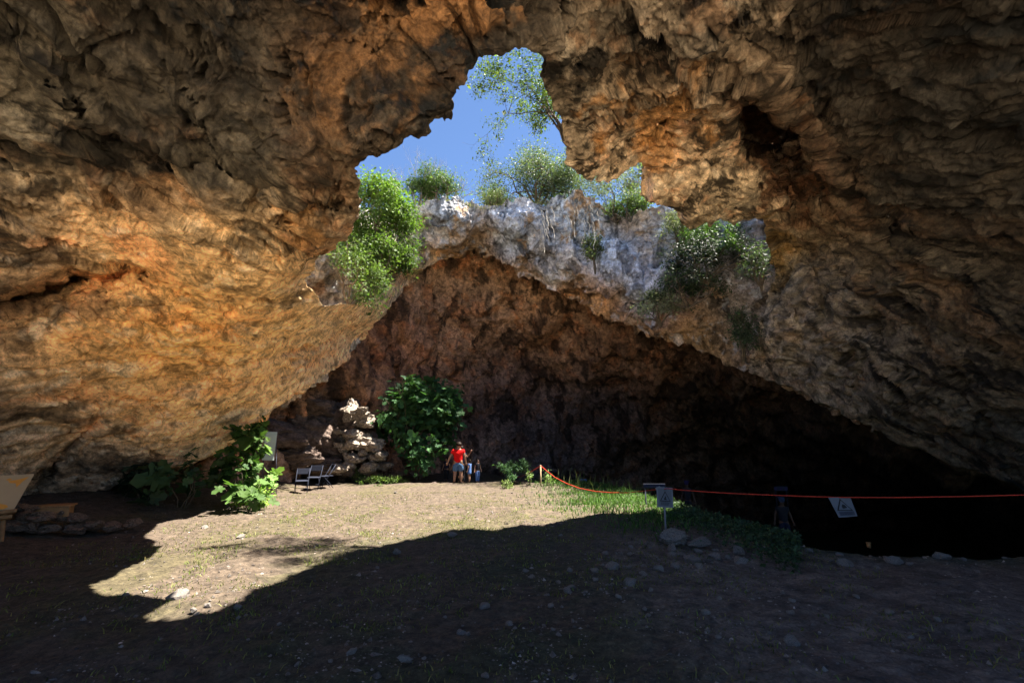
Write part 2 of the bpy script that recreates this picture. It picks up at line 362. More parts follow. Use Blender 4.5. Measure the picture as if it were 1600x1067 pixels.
N_FEAT = steps([
    ([(-80, 470), (0, 440), (60, 418), (140, 405), (200, 410), (240, 428)], .7, 46, 'ledge'),
    ([(-60, 462), (0, 446), (60, 424), (140, 408), (200, 412), (240, 434), (190, 446), (130, 450), (60, 468), (0, 492), (-60, 510)], 3.5, 12, 'hole'), ([(-60, 462), (0, 446), (60, 424), (140, 408), (210, 416), (250, 440), (220, 480), (130, 500), (60, 530), (0, 560), (-60, 580)], .7, 30, 'hole'), ([(-30, 200), (20, 196), (60, 206), (50, 220), (0, 226), (-30, 222)], 1.2, 7, 'hole'), ([(120, 232), (150, 228), (160, 240), (130, 246)], .8, 5, 'hole'),
    ([(455, 318), (520, 312), (548, 322), (500, 328)], .9, 5, 'hole'), ([(470, 385), (520, 380), (500, 392)], .7, 5, 'hole'), ([(270, 250), (330, 246), (350, 256), (300, 262)], .6, 5, 'hole'), ([(1185, 300), (1230, 290), (1240, 325), (1200, 330)], .8, 7, 'hole'), ([(1450, 300), (1500, 290), (1490, 320)], .7, 7, 'hole'), ([(1390, 345), (1440, 340), (1420, 365)], .7, 7, 'hole'), ([(20, 628), (42, 630), (40, 640), (18, 640)], .9, 5, 'hole'),
    ([(-80, 190), (0, 192), (70, 200), (130, 200), (230, 215), (300, 240)], .5, 30, 'ledge'),
    ([(130, 150), (200, 200), (330, 225), (450, 250), (560, 250)], .3, 20, 'ledge'),
    ([(430, 300), (480, 282), (540, 285)], .35, 14, 'ledge'),
    ([(450, 330), (500, 325), (550, 330)], .3, 12, 'ledge'),
    ([(440, 395), (500, 392), (540, 372)], .3, 14, 'ledge'),
    ([(50, 775), (100, 700), (155, 642)], .55, 9, 'crack'), ([(20, 765), (70, 700), (110, 665)], .35, 7, 'crack'),
    ([(0, 632), (40, 635)], .3, 6, 'crack'), ([(240, 560), (320, 600), (335, 560)], .25, 25, 'crack'),
    ([(1135, 135), (1205, 133), (1225, 170), (1262, 195), (1285, 240), (1240, 225), (1185, 248), (1150, 240), (1140, 190)], 3.6, 11, 'hole'),
    ([(1012, 180), (1045, 165), (1062, 178), (1040, 205), (1018, 205)], 1.4, 8, 'hole'), ([(1190, 238), (1240, 228), (1290, 262), (1312, 318), (1262, 330), (1225, 290)], 1.5, 12, 'hole'),
    ([(1003, 262), (1045, 270), (1085, 252), (1140, 256), (1182, 264), (1218, 300), (1238, 328), (1190, 342), (1075, 356), (1050, 325), (1013, 316)], -.8, 9, 'hole'),
    ([(900, 125), (908, 160), (912, 210), (925, 250)], .3, 3, 'crack'), ([(1003, 262), (1040, 268), (1085, 250)], .35, 3, 'crack'),
    ([(1100, 60), (1200, 120), (1290, 240), (1340, 320)], -.5, 22, 'crack'),
    ([(1340, 300), (1400, 360), (1450, 420)], .3, 10, 'crack'), ([(1250, 420), (1290, 500), (1420, 590), (1520, 680)], -.45, 14, 'crack'),
    ([(1215, 430), (1260, 520), (1350, 590)], .4, 12, 'crack'), ([(1420, 480), (1500, 520), (1600, 560)], .35, 12, 'ledge'),
    ([(1350, 610), (1450, 650), (1600, 730)], .3, 10, 'ledge'), ([(0, 30), (100, 60), (180, 120)], .3, 20, 'crack')])
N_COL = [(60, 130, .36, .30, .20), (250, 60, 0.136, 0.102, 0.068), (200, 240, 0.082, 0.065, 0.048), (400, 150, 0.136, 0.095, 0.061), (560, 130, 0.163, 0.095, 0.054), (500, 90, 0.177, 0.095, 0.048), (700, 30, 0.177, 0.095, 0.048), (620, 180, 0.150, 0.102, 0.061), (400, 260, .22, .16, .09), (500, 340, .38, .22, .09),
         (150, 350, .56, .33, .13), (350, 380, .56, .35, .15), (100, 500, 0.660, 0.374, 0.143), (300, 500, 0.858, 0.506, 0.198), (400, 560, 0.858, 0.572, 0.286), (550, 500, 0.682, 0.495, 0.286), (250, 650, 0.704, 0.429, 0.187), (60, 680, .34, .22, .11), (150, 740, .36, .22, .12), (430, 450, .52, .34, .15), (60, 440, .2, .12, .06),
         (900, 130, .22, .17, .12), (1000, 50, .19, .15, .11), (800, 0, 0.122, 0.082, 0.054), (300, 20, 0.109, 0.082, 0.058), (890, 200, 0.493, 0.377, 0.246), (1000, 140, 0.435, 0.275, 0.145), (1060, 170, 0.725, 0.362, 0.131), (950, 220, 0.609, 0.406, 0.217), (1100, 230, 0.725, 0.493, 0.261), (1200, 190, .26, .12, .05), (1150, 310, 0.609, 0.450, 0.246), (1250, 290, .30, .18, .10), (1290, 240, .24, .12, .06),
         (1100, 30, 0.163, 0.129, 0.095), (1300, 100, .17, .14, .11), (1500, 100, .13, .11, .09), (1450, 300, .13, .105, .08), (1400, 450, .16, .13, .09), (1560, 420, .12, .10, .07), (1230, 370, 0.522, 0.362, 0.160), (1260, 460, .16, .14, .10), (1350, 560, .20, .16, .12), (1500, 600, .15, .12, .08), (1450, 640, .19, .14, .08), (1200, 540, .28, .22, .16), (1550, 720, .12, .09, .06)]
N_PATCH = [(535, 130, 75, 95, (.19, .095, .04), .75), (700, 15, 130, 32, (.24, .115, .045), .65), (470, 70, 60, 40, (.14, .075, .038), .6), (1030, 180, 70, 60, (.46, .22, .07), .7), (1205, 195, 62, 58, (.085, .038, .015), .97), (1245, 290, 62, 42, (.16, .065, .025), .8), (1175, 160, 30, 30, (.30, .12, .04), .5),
    (240, 300, 120, 30, (.40, .19, .07), .25), (250, 225, 190, 36, (.032, .027, .02), .85), (420, 225, 110, 60, (.055, .045, .032), .7), (1500, 200, 220, 120, (.05, .044, .037), .6), (480, 335, 60, 30, (.42, .20, .06), .6), (1215, 380, 26, 30, (.42, .26, .09), .7), (250, 140, 150, 60, (.06, .048, .034), .6), (380, 60, 130, 60, (.065, .05, .035), .55), (100, 480, 160, 26, (.14, .075, .04), .7), (290, 565, 50, 40, (.22, .11, .045), .6)]  # rust and dark rock tones; the right hollow's shade is painted in too
def n_colour(V, px, py, D):
    c = colour_at(px, py, N_COL, 60); V = V.astype(np.float32)
    c = 1.15 * c * np.array([1.0, .96, .98])
    n = .5 * fbm(V * .7, 5, 91, .6) + .8 * framed(V, px, lambda Q: fbm(Q * 1.4, 6, 93, .66)); c = c * np.clip(1 + .6 * n, .25, 2)[:, None]
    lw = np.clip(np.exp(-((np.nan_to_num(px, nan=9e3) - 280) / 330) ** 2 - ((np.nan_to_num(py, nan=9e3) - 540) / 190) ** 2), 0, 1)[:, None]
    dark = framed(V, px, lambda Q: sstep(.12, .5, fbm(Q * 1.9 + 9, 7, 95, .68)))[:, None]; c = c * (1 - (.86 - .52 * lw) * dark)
    rust = framed(V, px, lambda Q: sstep(.2, .6, fbm(Q * 1.0 + 31, 6, 99, .66)))[:, None] * (1 - .65 * lw); c = c * (1 - rust) + rust * np.array([1.2, .82, .55]) * c
    pale = framed(V, px, lambda Q: sstep(.25, .6, fbm(Q * 2.2 + 51, 7, 103, .68)))[:, None] * .45
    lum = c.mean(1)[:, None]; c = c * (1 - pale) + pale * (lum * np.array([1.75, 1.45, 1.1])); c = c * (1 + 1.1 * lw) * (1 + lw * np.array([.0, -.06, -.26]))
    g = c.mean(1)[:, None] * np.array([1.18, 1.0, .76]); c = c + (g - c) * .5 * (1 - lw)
    top = sstep(430, 120, np.nan_to_num(py, nan=0))[:, None]; c = c * (1 - .77 * top * (1 - .5 * sstep(700, 1000, np.nan_to_num(px, nan=0))[:, None] * sstep(1300, 1150, np.nan_to_num(px, nan=0))[:, None]))  # upper roof darkened: its shade is put into the colour
    c = c * (1 - .46 * sstep(1200, 1450, np.nan_to_num(px, nan=0))[:, None])  # weaker light on the right is painted as darker rock
    X = np.nan_to_num(px, nan=9e3); Y = np.nan_to_num(py, nan=9e3); wob = 1.6 * fbm(V * 1.1 + 71, 5, 131, .62)
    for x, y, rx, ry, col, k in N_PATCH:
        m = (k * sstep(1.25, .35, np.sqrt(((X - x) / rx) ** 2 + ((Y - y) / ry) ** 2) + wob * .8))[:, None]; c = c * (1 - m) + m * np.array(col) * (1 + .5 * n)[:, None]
    return c * np.minimum(1, .88 / np.maximum(c.max(1), .01))[:, None]
CAMU = np.array([0, -SP, CP]); CAMR = np.array([1., 0, 0])
def rim_dir(P, D, px, py):
    cx, cy = 800, 400; ox = px - cx; oy = cy - py; n = np.hypot(ox, oy) + 1e-6
    o = (ox / n)[:, None] * CAMR + (oy / n)[:, None] * CAMU
    low = (py > 430)[:, None]                              # lower lips simply run back into the rock
    k = sstep(735, 830, px)[:, None]
    return unit(np.where(low, D * 1.0 + o * .05, (1 - k) * (D * .6 + o) + k * (SD * 1.3 + D * .35 + o * .25)))
def behind(D, px, py, V):
    az = np.degrees(np.arctan2(D[:, 0], D[:, 1])); el = np.degrees(np.arcsin(D[:, 2]))
    return (np.abs(az) > 88) & (el < 78)  # unseen roof opened wide behind the camera to let sunlight in
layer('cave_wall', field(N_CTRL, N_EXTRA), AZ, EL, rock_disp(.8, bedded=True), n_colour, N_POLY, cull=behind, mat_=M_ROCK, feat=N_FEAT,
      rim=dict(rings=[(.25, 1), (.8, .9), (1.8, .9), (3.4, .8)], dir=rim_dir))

# far cliff ------------------------------------------------------------------
C_POLY = [(440, 300), (560, 326), (605, 335), (625, 330), (642, 320), (668, 313), (715, 312), (742, 317), (756, 322), (772, 322), (785, 317), (822, 312), (846, 318), (880, 311), (905, 298), (925, 312), (955, 336), (985, 338), (1010, 330), (1040, 322), (1062, 338), (1100, 320), (1300, 300),
          (1340, 660), (1200, 592), (1150, 572), (1090, 548), (1010, 521), (930, 488), (870, 458), (800, 419), (765, 402), (730, 397), (695, 402), (668, 411), (640, 428), (610, 470), (560, 530), (500, 600), (440, 640)]
C_CTRL = [(480, 400, 17.5), (480, 520, 18.5), (540, 450, 20.5), (600, 430, 22), (640, 440, 24.8), (640, 330, 23.5), (700, 350, 24), (690, 400, 25.6), (745, 395, 26.5), (740, 315, 25), (780, 360, 24.8), (800, 420, 26), (900, 330, 24.6), (900, 400, 24), (900, 470, 25.4), (1010, 520, 24.2), (1010, 440, 22.6), (1010, 330, 23.3), (1060, 350, 22.3), (1100, 450, 21), (1150, 570, 21.5), (1150, 400, 20), (1200, 450, 19.2), (1300, 600, 18), (1260, 350, 18.5), (440, 300, 17)]
C_COL = [(680, 350, 0.40, 0.42, 0.47), (800, 380, 0.44, 0.49, 0.60), (700, 330, 0.40, 0.40, 0.42), (860, 430, 0.46, 0.46, 0.48), (950, 400, 0.46, 0.52, 0.66), (1000, 460, 0.44, 0.49, 0.60), (760, 420, .45, .25, .10), (700, 400, .48, .28, .12), (640, 430, .46, .32, .18), (880, 470, .45, .23, .09), (950, 490, .42, .22, .09),
         (1040, 480, .34, .20, .14), (1080, 540, .36, .24, .13), (1050, 370, 0.34, 0.35, 0.38), (1130, 470, .20, .17, .15), (1150, 400, .24, .22, .22), (720, 392, .46, .27, .12), (820, 440, .46, .26, .11), (1000, 512, .42, .24, .11), (1070, 535, .38, .23, .12), (920, 482, .45, .25, .11), (590, 430, .62, .58, .5), (560, 450, .6, .55, .46), (1000, 350, .36, .28, .22), (900, 340, 0.36, 0.38, 0.42)]
C_FEAT = steps([([(640, 370), (720, 360), (790, 378), (850, 395)], .5, 10, 'ledge'), ([(690, 395), (770, 400), (850, 430), (900, 445)], 1.0, 16, 'ledge'), ([(870, 455), (905, 440), (925, 462), (905, 475), (880, 472)], 1.4, 5, 'hole'), ([(800, 405), (830, 402), (850, 412), (825, 418)], .9, 4, 'hole'),
                ([(950, 470), (975, 462), (985, 480), (960, 482)], .7, 4, 'hole'), ([(850, 320), (862, 350)], .8, 14, 'crack'), ([(905, 350), (915, 400)], .3, 8, 'crack'), ([(1010, 380), (1004, 440), (1008, 500)], .35, 5, 'crack'), ([(930, 350), (990, 362), (1040, 350)], .5, 10, 'ledge'), ([(645, 345), (740, 340)], .35, 7, 'ledge')])
def c_colour(V, px, py, D):
    c = colour_at(px, py, C_COL, 25); V = V.astype(np.float32)
    c = c * (1 + .4 * fbm(V * .8, 5, 191, .6))[:, None]
    st = sstep(.15, .5, fbm(V * np.array([1.3, 1.3, .22], np.float32) + 9, 5, 195, .6)); c = c * (1 - .65 * st)[:, None]     # vertical streaks
    rust = sstep(.42, .7, fbm(V * np.array([.8, .8, .4], np.float32) + 31, 5, 199, .6))[:, None]; c = c * (1 - rust) + rust * np.array([.36, .24, .15])
    pale = sstep(.25, .6, fbm(V * 1.5 + 51, 6, 203, .62))[:, None] * .45
    return c * (1 - pale) + pale * np.array([.52, .55, .62])
def c_rim(P, D, px, py):
    top = (py < 400)[:, None] | (np.abs(px - 560) < 0)[:, None]
    b = unit(D * np.array([1, 1, .0])) + np.array([0, 0, .32])
    return unit(np.where(top, b, D))
layer('cliff', field(C_CTRL), np.arange(-30, 40.01, .085), np.arange(0, 35, .085), rock_disp(.85, (.5, .5, .35), 200), c_colour, C_POLY, keep_inside=True, jag=(4.5, 2.0), mat_=M_CLIFF, feat=C_FEAT,
      rim=dict(rings=[(.3, 1), (1.2, 1.1), (3, 1), (8, 1), (14, 1)], dir=c_rim))

# inner chamber -----------------------------------------------------------------
B_CTRL = [(0, 830, 10.8), (100, 800, 11.5), (200, 790, 12.6), (300, 760, 14), (430, 640, 18.7), (430, 760, 18.2), (500, 740, 20.5), (520, 620, 21.5), (590, 745, 22.5), (560, 560, 23), (600, 500, 26), (640, 440, 27.5), (745, 390, 29), (700, 600, 30), (700, 745, 28), (850, 600, 33), (850, 450, 30), (850, 745, 31), (1000, 520, 28), (1000, 745, 36),
          (1150, 560, 25), (1150, 700, 38), (1300, 640, 22), (1300, 760, 38), (1500, 725, 20), (1500, 800, 34), (1700, 800, 18), (1700, 900, 30), (600, 300, 31), (1000, 300, 31), (1300, 400, 24), (-200, 800, 10.5), (1000, 900, 38), (500, 900, 20)]
B_COL = [(200, 790, .20, .13, .08), (450, 700, .34, .24, .17), (500, 620, .26, .16, .09), (560, 640, .40, .22, .12), (620, 560, .36, .18, .09), (700, 500, .34, .21, .12), (780, 460, .34, .22, .13), (850, 520, .30, .18, .10), (650, 640, .30, .18, .12), (800, 620, .16, .11, .09), (850, 700, .10, .08, .08), (745, 415, .46, .30, .18), (680, 430, .42, .27, .16), (830, 455, .42, .27, .16), (1000, 560, .20, .12, .07), (950, 650, .10, .07, .06), (1150, 620, .10, .07, .05), (1300, 700, .06, .045, .035), (1500, 780, .05, .04, .03), (560, 700, .30, .2, .14)]  # light under the arch and darkness deeper in are painted into these colours
B_FEAT = steps([([(440, 740), (470, 690), (520, 640), (560, 600)], .7, 9, 'crack'), ([(400, 700), (450, 640)], .4, 7, 'crack'), ([(570, 600), (585, 570), (620, 540)], .8, 9, 'crack'), ([(600, 660), (640, 620), (700, 590)], .7, 9, 'crack'), ([(560, 650), (600, 640), (625, 650), (600, 690), (570, 690)], 1.2, 8, 'hole'), ([(800, 475), (812, 470), (815, 490), (803, 492)], .8, 4, 'hole'), ([(940, 535), (985, 530), (1010, 545), (960, 560)], 1.2, 6, 'hole')])
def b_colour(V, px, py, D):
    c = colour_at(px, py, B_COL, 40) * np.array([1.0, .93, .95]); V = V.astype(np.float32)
    c = c * (1 + .5 * fbm(V * .6, 5, 291, .6))[:, None]
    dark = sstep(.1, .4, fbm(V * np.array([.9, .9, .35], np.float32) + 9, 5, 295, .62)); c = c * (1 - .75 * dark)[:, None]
    rust = sstep(.15, .5, fbm(V * .9 + 31, 5, 299, .6))[:, None]; c = c * (1 - rust) + rust * np.array([1.15, .92, .75]) * c
    return c
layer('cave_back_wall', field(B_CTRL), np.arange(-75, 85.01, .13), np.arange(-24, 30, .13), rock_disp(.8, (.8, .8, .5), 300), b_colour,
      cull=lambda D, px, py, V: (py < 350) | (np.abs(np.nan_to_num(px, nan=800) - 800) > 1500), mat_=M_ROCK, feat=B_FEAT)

# ------------------------------------------------------------------ ground
EDGE = gnd(np.array([690, 850, 930, 1000, 1100, 1240, 1600, 2300.]), np.array([754, 752, 757, 775, 818, 852, 872, 900.]))[:, :2]
def ground_z(x, y):
    x = np.asarray(x, float); y = np.asarray(y, float)
    poly = [tuple(p) for p in EDGE] + [(60, 6), (60, 80), (-1.5, 80), (-2.2, 21)]
    s = sdist(x, y, poly)
    z = np.where(s > 0, -np.minimum(s * (.20 + .16 * sstep(0, 9, x)), 5.0 * sstep(-4, 8, x) + 1.2), 0)
    z = z + .10 * sstep(15, 21, y) * sstep(-9, -3, x) * (s <= 0)
    z = z + .9 * sstep(-7.5, -10.5, x) * sstep(2, 9, y) * 0.6
    return z - np.clip(-(y + 2.5), 0, 40) * .32
def ground_mesh():
    azs = np.concatenate([np.arange(-180, -60, 3), np.arange(-60, 60, .16), np.arange(60, 180.1, 3)])
    ra = np.concatenate([[0.02, .8, 1.6], np.geomspace(2.2, 40, 620), [60, 120]])
    A, R = np.meshgrid(np.radians(azs), ra); A = A.ravel(); R = R.ravel()
    x = R * np.sin(A); y = R * np.cos(A); P = np.stack([x, y, 0 * x], -1).astype(np.float32)
    z = ground_z(x, y)
    z += .10 * fbm(P * .35, 3, 401) + .035 * fbm(P * 1.3, 3, 405) + .014 * fbm(P * 5, 3, 409) + .007 * fbm(P * 17, 3, 413)
    z -= .02 * ridged(P * 2.2, 3, 417)
    V = np.stack([x, y, z], -1); na = len(azs); idx = np.arange(len(x)).reshape(len(ra), na)
    q = np.stack([idx[:-1, :-1], idx[1:, :-1], idx[1:, 1:], idx[:-1, 1:]], -1).reshape(-1, 4)
    c = np.full((len(x), 3), 1.) * np.array([.070, .052, .037])
    n1 = fbm(P * .5, 4, 421); n2 = fbm(P * 2.3, 4, 425, .6)
    g = sstep(-.15, .45, n1 + .5 * n2 + .35 * np.exp(-((x - .5) / 4) ** 2) - .25)[:, None]
    c = c * (1 - g) + g * np.array([.063, .051, .028])
    c *= (1 + .30 * fbm(P * 6, 4, 431, .6))[:, None]
    mv = (sstep(.6, 2.2, x + .8 * n1) * sstep(10, 7.5, y))[:, None]; c = c * (1 - mv) + mv * np.array([.115, .090, .076]) * (1 + .5 * n2[:, None])
    mg = (np.exp(-((x + .6) / 2.0) ** 2) * sstep(9.5, 8, y) * sstep(-.3, .3, n1 + .6 * n2))[:, None] * .7; c = c * (1 - mg) + mg * np.array([.042, .044, .026])
    gr = (sstep(-1, .6, sdist(x, y, [tuple(p) for p in EDGE] + [(60, 6), (60, 80), (-1.5, 80)])) * sstep(-1, 4, x))[:, None]
    c = c * (1 - gr) + gr * np.array([.035, .045, .022])
    out = sstep(.3, -.6, y)[:, None]; c = c * (1 - out) + out * np.array([.72, .60, .42])  # unseen ground behind the camera, made pale to bounce sunlight on to the walls
    o = mesh_obj('ground', V, q, M_SOIL, cols=np.clip(c, .01, .9)); o['kind'] = 'structure'
ground_mesh()
print('ground', round(time.time() - T0, 1))
# ------------------------------------------------------------------ vegetation
def leaf_material(name, transl=.35, rough=.5):
    m, N, L, B = mat(name); B.inputs['Roughness'].default_value = rough; B.inputs['Specular IOR Level'].default_value = .15
    a = N.new('ShaderNodeAttribute'); a.attribute_name = 'tint'; L.new(a.outputs['Color'], B.inputs['Base Color'])
    t = N.new('ShaderNodeBsdfTranslucent'); v = N.new('ShaderNodeVectorMath'); v.operation = 'MULTIPLY'
    v.inputs[1].default_value = (1.15, 1.35, .6); L.new(a.outputs['Color'], v.inputs[0]); L.new(v.outputs[0], t.inputs['Color'])
    mx = N.new('ShaderNodeMixShader'); mx.inputs[0].default_value = transl
    L.new(B.outputs[0], mx.inputs[1]); L.new(t.outputs[0], mx.inputs[2]); L.new(mx.outputs[0], N['Material Output'].inputs['Surface']); return m
M_LEAF = leaf_material('leaves'); M_FIG = leaf_material('fig_leaves', .3, .6); M_GRASS = leaf_material('grass_blades', .3, .6)
M_BARK = plain('bark', (.11, .085, .06), .9, var=.4, sc=12, bump=.5); M_BARKG = plain('grey_bark', (.22, .20, .17), .9, var=.35, sc=12, bump=.5)
def tubes(segs, n=5):                                       # segs: (p0, p1, r0, r1)
    V = []; Q = []
    for p0, p1, r0, r1 in segs:
        d = p1 - p0; L = np.linalg.norm(d)
        if L < 1e-6: continue
        d = d / L; a = np.cross(d, [0, 0, 1.]) if abs(d[2]) < .95 else np.cross(d, [1., 0, 0]); a /= np.linalg.norm(a); b = np.cross(d, a); k = len(V)
        for p, r in ((p0, r0), (p1 + d * r1 * .3, r1)):
            for i in range(n):
                t = 2 * math.pi * i / n; V.append(p + r * (a * math.cos(t) + b * math.sin(t)))
        for i in range(n): j = (i + 1) % n; Q.append((k + i, k + j, k + n + j, k + n + i))
    return np.array(V), np.array(Q)
def grow(p, d, L, r, lev, R, segs, tips, spread=.75, up=.15, kink=.22, ratio=.72, nb=(2, 3)):
    n = 3 if lev > 1 else 2
    for i in range(n):
        d = d + np.array([R.gauss(0, kink), R.gauss(0, kink), R.gauss(0, kink) + up * .3]); d /= np.linalg.norm(d)
        q = p + d * L / n; r1 = r * .86; segs.append((p, q, r, r1)); p, r = q, r1
        if lev <= 1: tips.append((p, d))
    if lev == 0: return
    for k in range(R.randint(*nb)):
        e = d + np.array([R.gauss(0, spread), R.gauss(0, spread), R.gauss(0, spread * .8) + up]); e /= np.linalg.norm(e)
        grow(p, e, L * ratio * R.uniform(.75, 1.2), r * .68, lev - 1, R, segs, tips, spread, up, kink, ratio, nb)
LEAF_OVAL = (np.array([[0, 0, 0], [.28, .45, .06], [0, 1, 0], [-.28, .45, .06]]), [(0, 1, 2, 3)])
def _fig():
    pts = [(0, 0), (.18, -.12), (.42, .05), (.34, .22), (.62, .38), (.52, .50), (.30, .46), (.26, .62), (.30, .86), (.12, .98), (0, 1.08)]
    full = pts + [(-x, y) for x, y in reversed(pts[1:-1])]; c = [(0, .38, -.03)]
    V = np.array(c + [(x, y, .10 * abs(x) + .05 * math.sin(y * 5)) for x, y in full]); n = len(full)
    return V, [(0, 1 + i, 1 + (i + 1) % n) for i in range(n)]
LEAF_FIG = _fig()
def scatter_leaves(name, pos, size, shape, cols, mat_, parent=None, facing=None, R=rng, droop=.0, jit=.35):
    V0, F0 = shape; n = len(pos); m = len(V0)
    z = R.normal(size=(n, 3)) * .8 + np.array([0, 0, .75]);
    if facing is not None: z = z + facing
    z = unit(z); y = unit(np.cross(z, R.normal(size=(n, 3)))); y[:, 2] -= droop; y = unit(y); x = np.cross(y, z); x = unit(x); z = np.cross(x, y)
    s = (size * np.exp(R.normal(size=n) * jit))[:, None, None]
    V = pos[:, None, :] + s * (V0[None, :, 0:1] * x[:, None] + V0[None, :, 1:2] * y[:, None] + V0[None, :, 2:3] * z[:, None])
    Fa = np.array(F0); Q = (Fa[None] + (np.arange(n) * m)[:, None, None]).reshape(-1, Fa.shape[1])
    C = np.repeat(cols, m, axis=0)
    return mesh_obj(name, V.reshape(-1, 3), Q, mat_, parent, cols=np.clip(C, .004, .9), smooth=False)
def tints(n, base, alt, R=rng, v=.3, mixp=.35):
    k = (R.random(n) ** 1.5)[:, None] * mixp * 2; c = np.array(base) * (1 - k) + np.array(alt) * k
    return c * np.exp(R.normal(size=(n, 1)) * v)
def shrub(name, base, height, width, label, cat, group=None, leaves=5000, leaf=.10, col=(.06, .10, .03), alt=(.13, .18, .05), lean=(0, 0, 0), stems=5, seed=1, lev=3, bark=None, shape=LEAF_OVAL, lmat=None, spread=.75, up=.15, cl=.22, rad=.05, depth=None, parts=('crown', 'stems'), flat=1.0):
    R = random.Random(seed); G = np.random.default_rng(seed)
    o = empty(name, tuple(base)); tag(o, label, cat, group)
    segs = []; tips = []; ln = np.array(lean, float)
    L0 = height / (1 + .8 + .6 + .45) if lev >= 3 else height / 2.1
    for k in range(stems):
        a = 2 * math.pi * k / stems + R.uniform(-.5, .5); w = width / max(height, .1) * .55 * R.uniform(.3, 1)
        d = np.array([math.cos(a) * w, math.sin(a) * w, 1.0]) + ln; d /= np.linalg.norm(d)
        grow(np.array([0, 0, -.1]), d, L0 * R.uniform(.8, 1.15), rad, lev, R, segs, tips, spread, up)
    T = np.array([t[0] for t in tips]); c = T.mean(0)
    # fit to the wanted size about the base
    ext = np.percentile(np.abs(T[:, :2] - c[:2]), 92) * 2; sz = np.array([width / ext, (depth or width) / ext, height / max(np.percentile(T[:, 2], 97), .1)])
    ctr = np.array([c[0], c[1], 0]) * (1 if np.any(ln[:2]) else 0)
    f = lambda p: (p - ctr) * sz + ctr * sz
    segs = [(f(a), f(b), r0, r1) for a, b, r0, r1 in segs]; T = f(T)
    lo_ = .78 if lean[0] < -.3 else .56; lim = np.array([width * lo_, (depth or width) * lo_, height * lo_]); mid = np.array([np.median(T[:, 0]), np.median(T[:, 1]), height * .5])
    inn = lambda p, k=1.0: (((np.atleast_2d(p) - mid) / lim) ** 2).sum(-1) < k * (1.1 + .8 * perlin(np.atleast_2d(p) * (2.2 / max(min(width, height), .5)) + seed, 8))
    T = T[inn(T)]; ks = inn(np.array([g[1] for g in segs]), 1.6); root = {tuple(np.round(g[0], 4)) for g in segs[:1]}; keep = []
    for g, k_ in zip(segs, ks):                             # prune whole twigs, so nothing is left hanging in the air
        if k_ and tuple(np.round(g[0], 4)) in root: keep.append(g); root.add(tuple(np.round(g[1], 4)))
    if len(keep) < 4: keep = segs
    segs = keep; E = np.array([g[1] for g in segs]); near_ = np.array([float(((E - t) ** 2).sum(1).min()) < .3 for t in T])
    if near_.sum() > 3: T = T[near_]
    V, Q = tubes(segs, 4); mesh_obj(parts[1], V, Q, bark or M_BARK, o)
    if leaves:
        i = G.integers(0, len(T), leaves); P = T[i] + G.normal(size=(leaves, 3)) * cl * np.array([1, 1, .8])
        # light and dark clumps come from clumped leaf age and hue
        hue = .5 + .5 * perlin(P * 1.1 + seed, 3); cc = tints(leaves, col, alt, G, .25, .5) * (0.75 + .5 * hue)[:, None]
        scatter_leaves(parts[0], P, leaf, shape, cc, lmat or M_LEAF, o, facing=unit(P - np.array([ctr[0] * sz[0], 0, height * .45])) * .7, R=G)
    return o
top = 'bushes along the cliff top'
def P3(px, py, t): return at(np.asarray(px, float), np.asarray(py, float), np.asarray(t, float))
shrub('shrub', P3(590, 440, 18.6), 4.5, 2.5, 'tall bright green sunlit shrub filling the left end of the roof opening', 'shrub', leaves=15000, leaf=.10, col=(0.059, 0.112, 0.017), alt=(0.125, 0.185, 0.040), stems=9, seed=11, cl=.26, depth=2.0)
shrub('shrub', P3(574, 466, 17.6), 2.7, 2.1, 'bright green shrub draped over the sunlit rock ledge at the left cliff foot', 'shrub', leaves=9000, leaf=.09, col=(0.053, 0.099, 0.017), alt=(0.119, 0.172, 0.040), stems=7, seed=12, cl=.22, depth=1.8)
shrub('shrub', P3(598, 452, 19.8), 2.6, 1.9, 'hidden shrub added behind the tall sunlit shrub to shade the boulders', 'shrub', leaves=8000, leaf=.09, col=(0.040, 0.073, 0.017), alt=(0.092, 0.132, 0.033), stems=7, seed=10, cl=.24)  # hidden shrub, added to cast shade on the boulder heap
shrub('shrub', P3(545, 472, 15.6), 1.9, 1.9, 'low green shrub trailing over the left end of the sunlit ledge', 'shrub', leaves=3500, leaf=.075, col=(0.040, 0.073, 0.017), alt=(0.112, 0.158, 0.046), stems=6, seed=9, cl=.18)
shrub('shrub', P3(678, 322, 25.5), 2.1, 3.0, 'rounded green bush on the cliff top, leftmost against the sky', 'bush', top, leaves=11000, leaf=.085, col=(0.033, 0.066, 0.017), alt=(0.092, 0.132, 0.040), stems=7, seed=13)
shrub('bare_bush', P3(650, 330, 25.8), 3.4, 3.0, 'leafless grey bush behind the rounded green bush on the cliff top', 'bush', top, leaves=0, stems=9, seed=14, lev=4, bark=M_BARKG, rad=.06, spread=.5)
shrub('bare_bush', P3(700, 325, 26.5), 2.2, 2.4, 'small leafless bush just right of the rounded green bush', 'bush', top, leaves=200, stems=6, seed=15, lev=3, bark=M_BARKG, rad=.05, spread=.5)
shrub('tree', P3(838, 325, 26), 3.0, 6.0, 'spreading grey-green tree in the middle of the cliff top', 'tree', top, leaves=34000, leaf=.085, col=(0.053, 0.079, 0.040), alt=(0.119, 0.145, 0.079), stems=7, seed=16, lev=4, rad=.09, spread=1.0, up=.0, parts=('crown', 'trunk'), cl=.36)
shrub('shrub', P3(770, 330, 25.8), 1.2, 1.4, 'small pale green bush at the left foot of the spreading cliff-top tree', 'bush', top, leaves=2000, leaf=.09, col=(0.092, 0.119, 0.053), alt=(0.165, 0.178, 0.092), seed=17, lev=2)
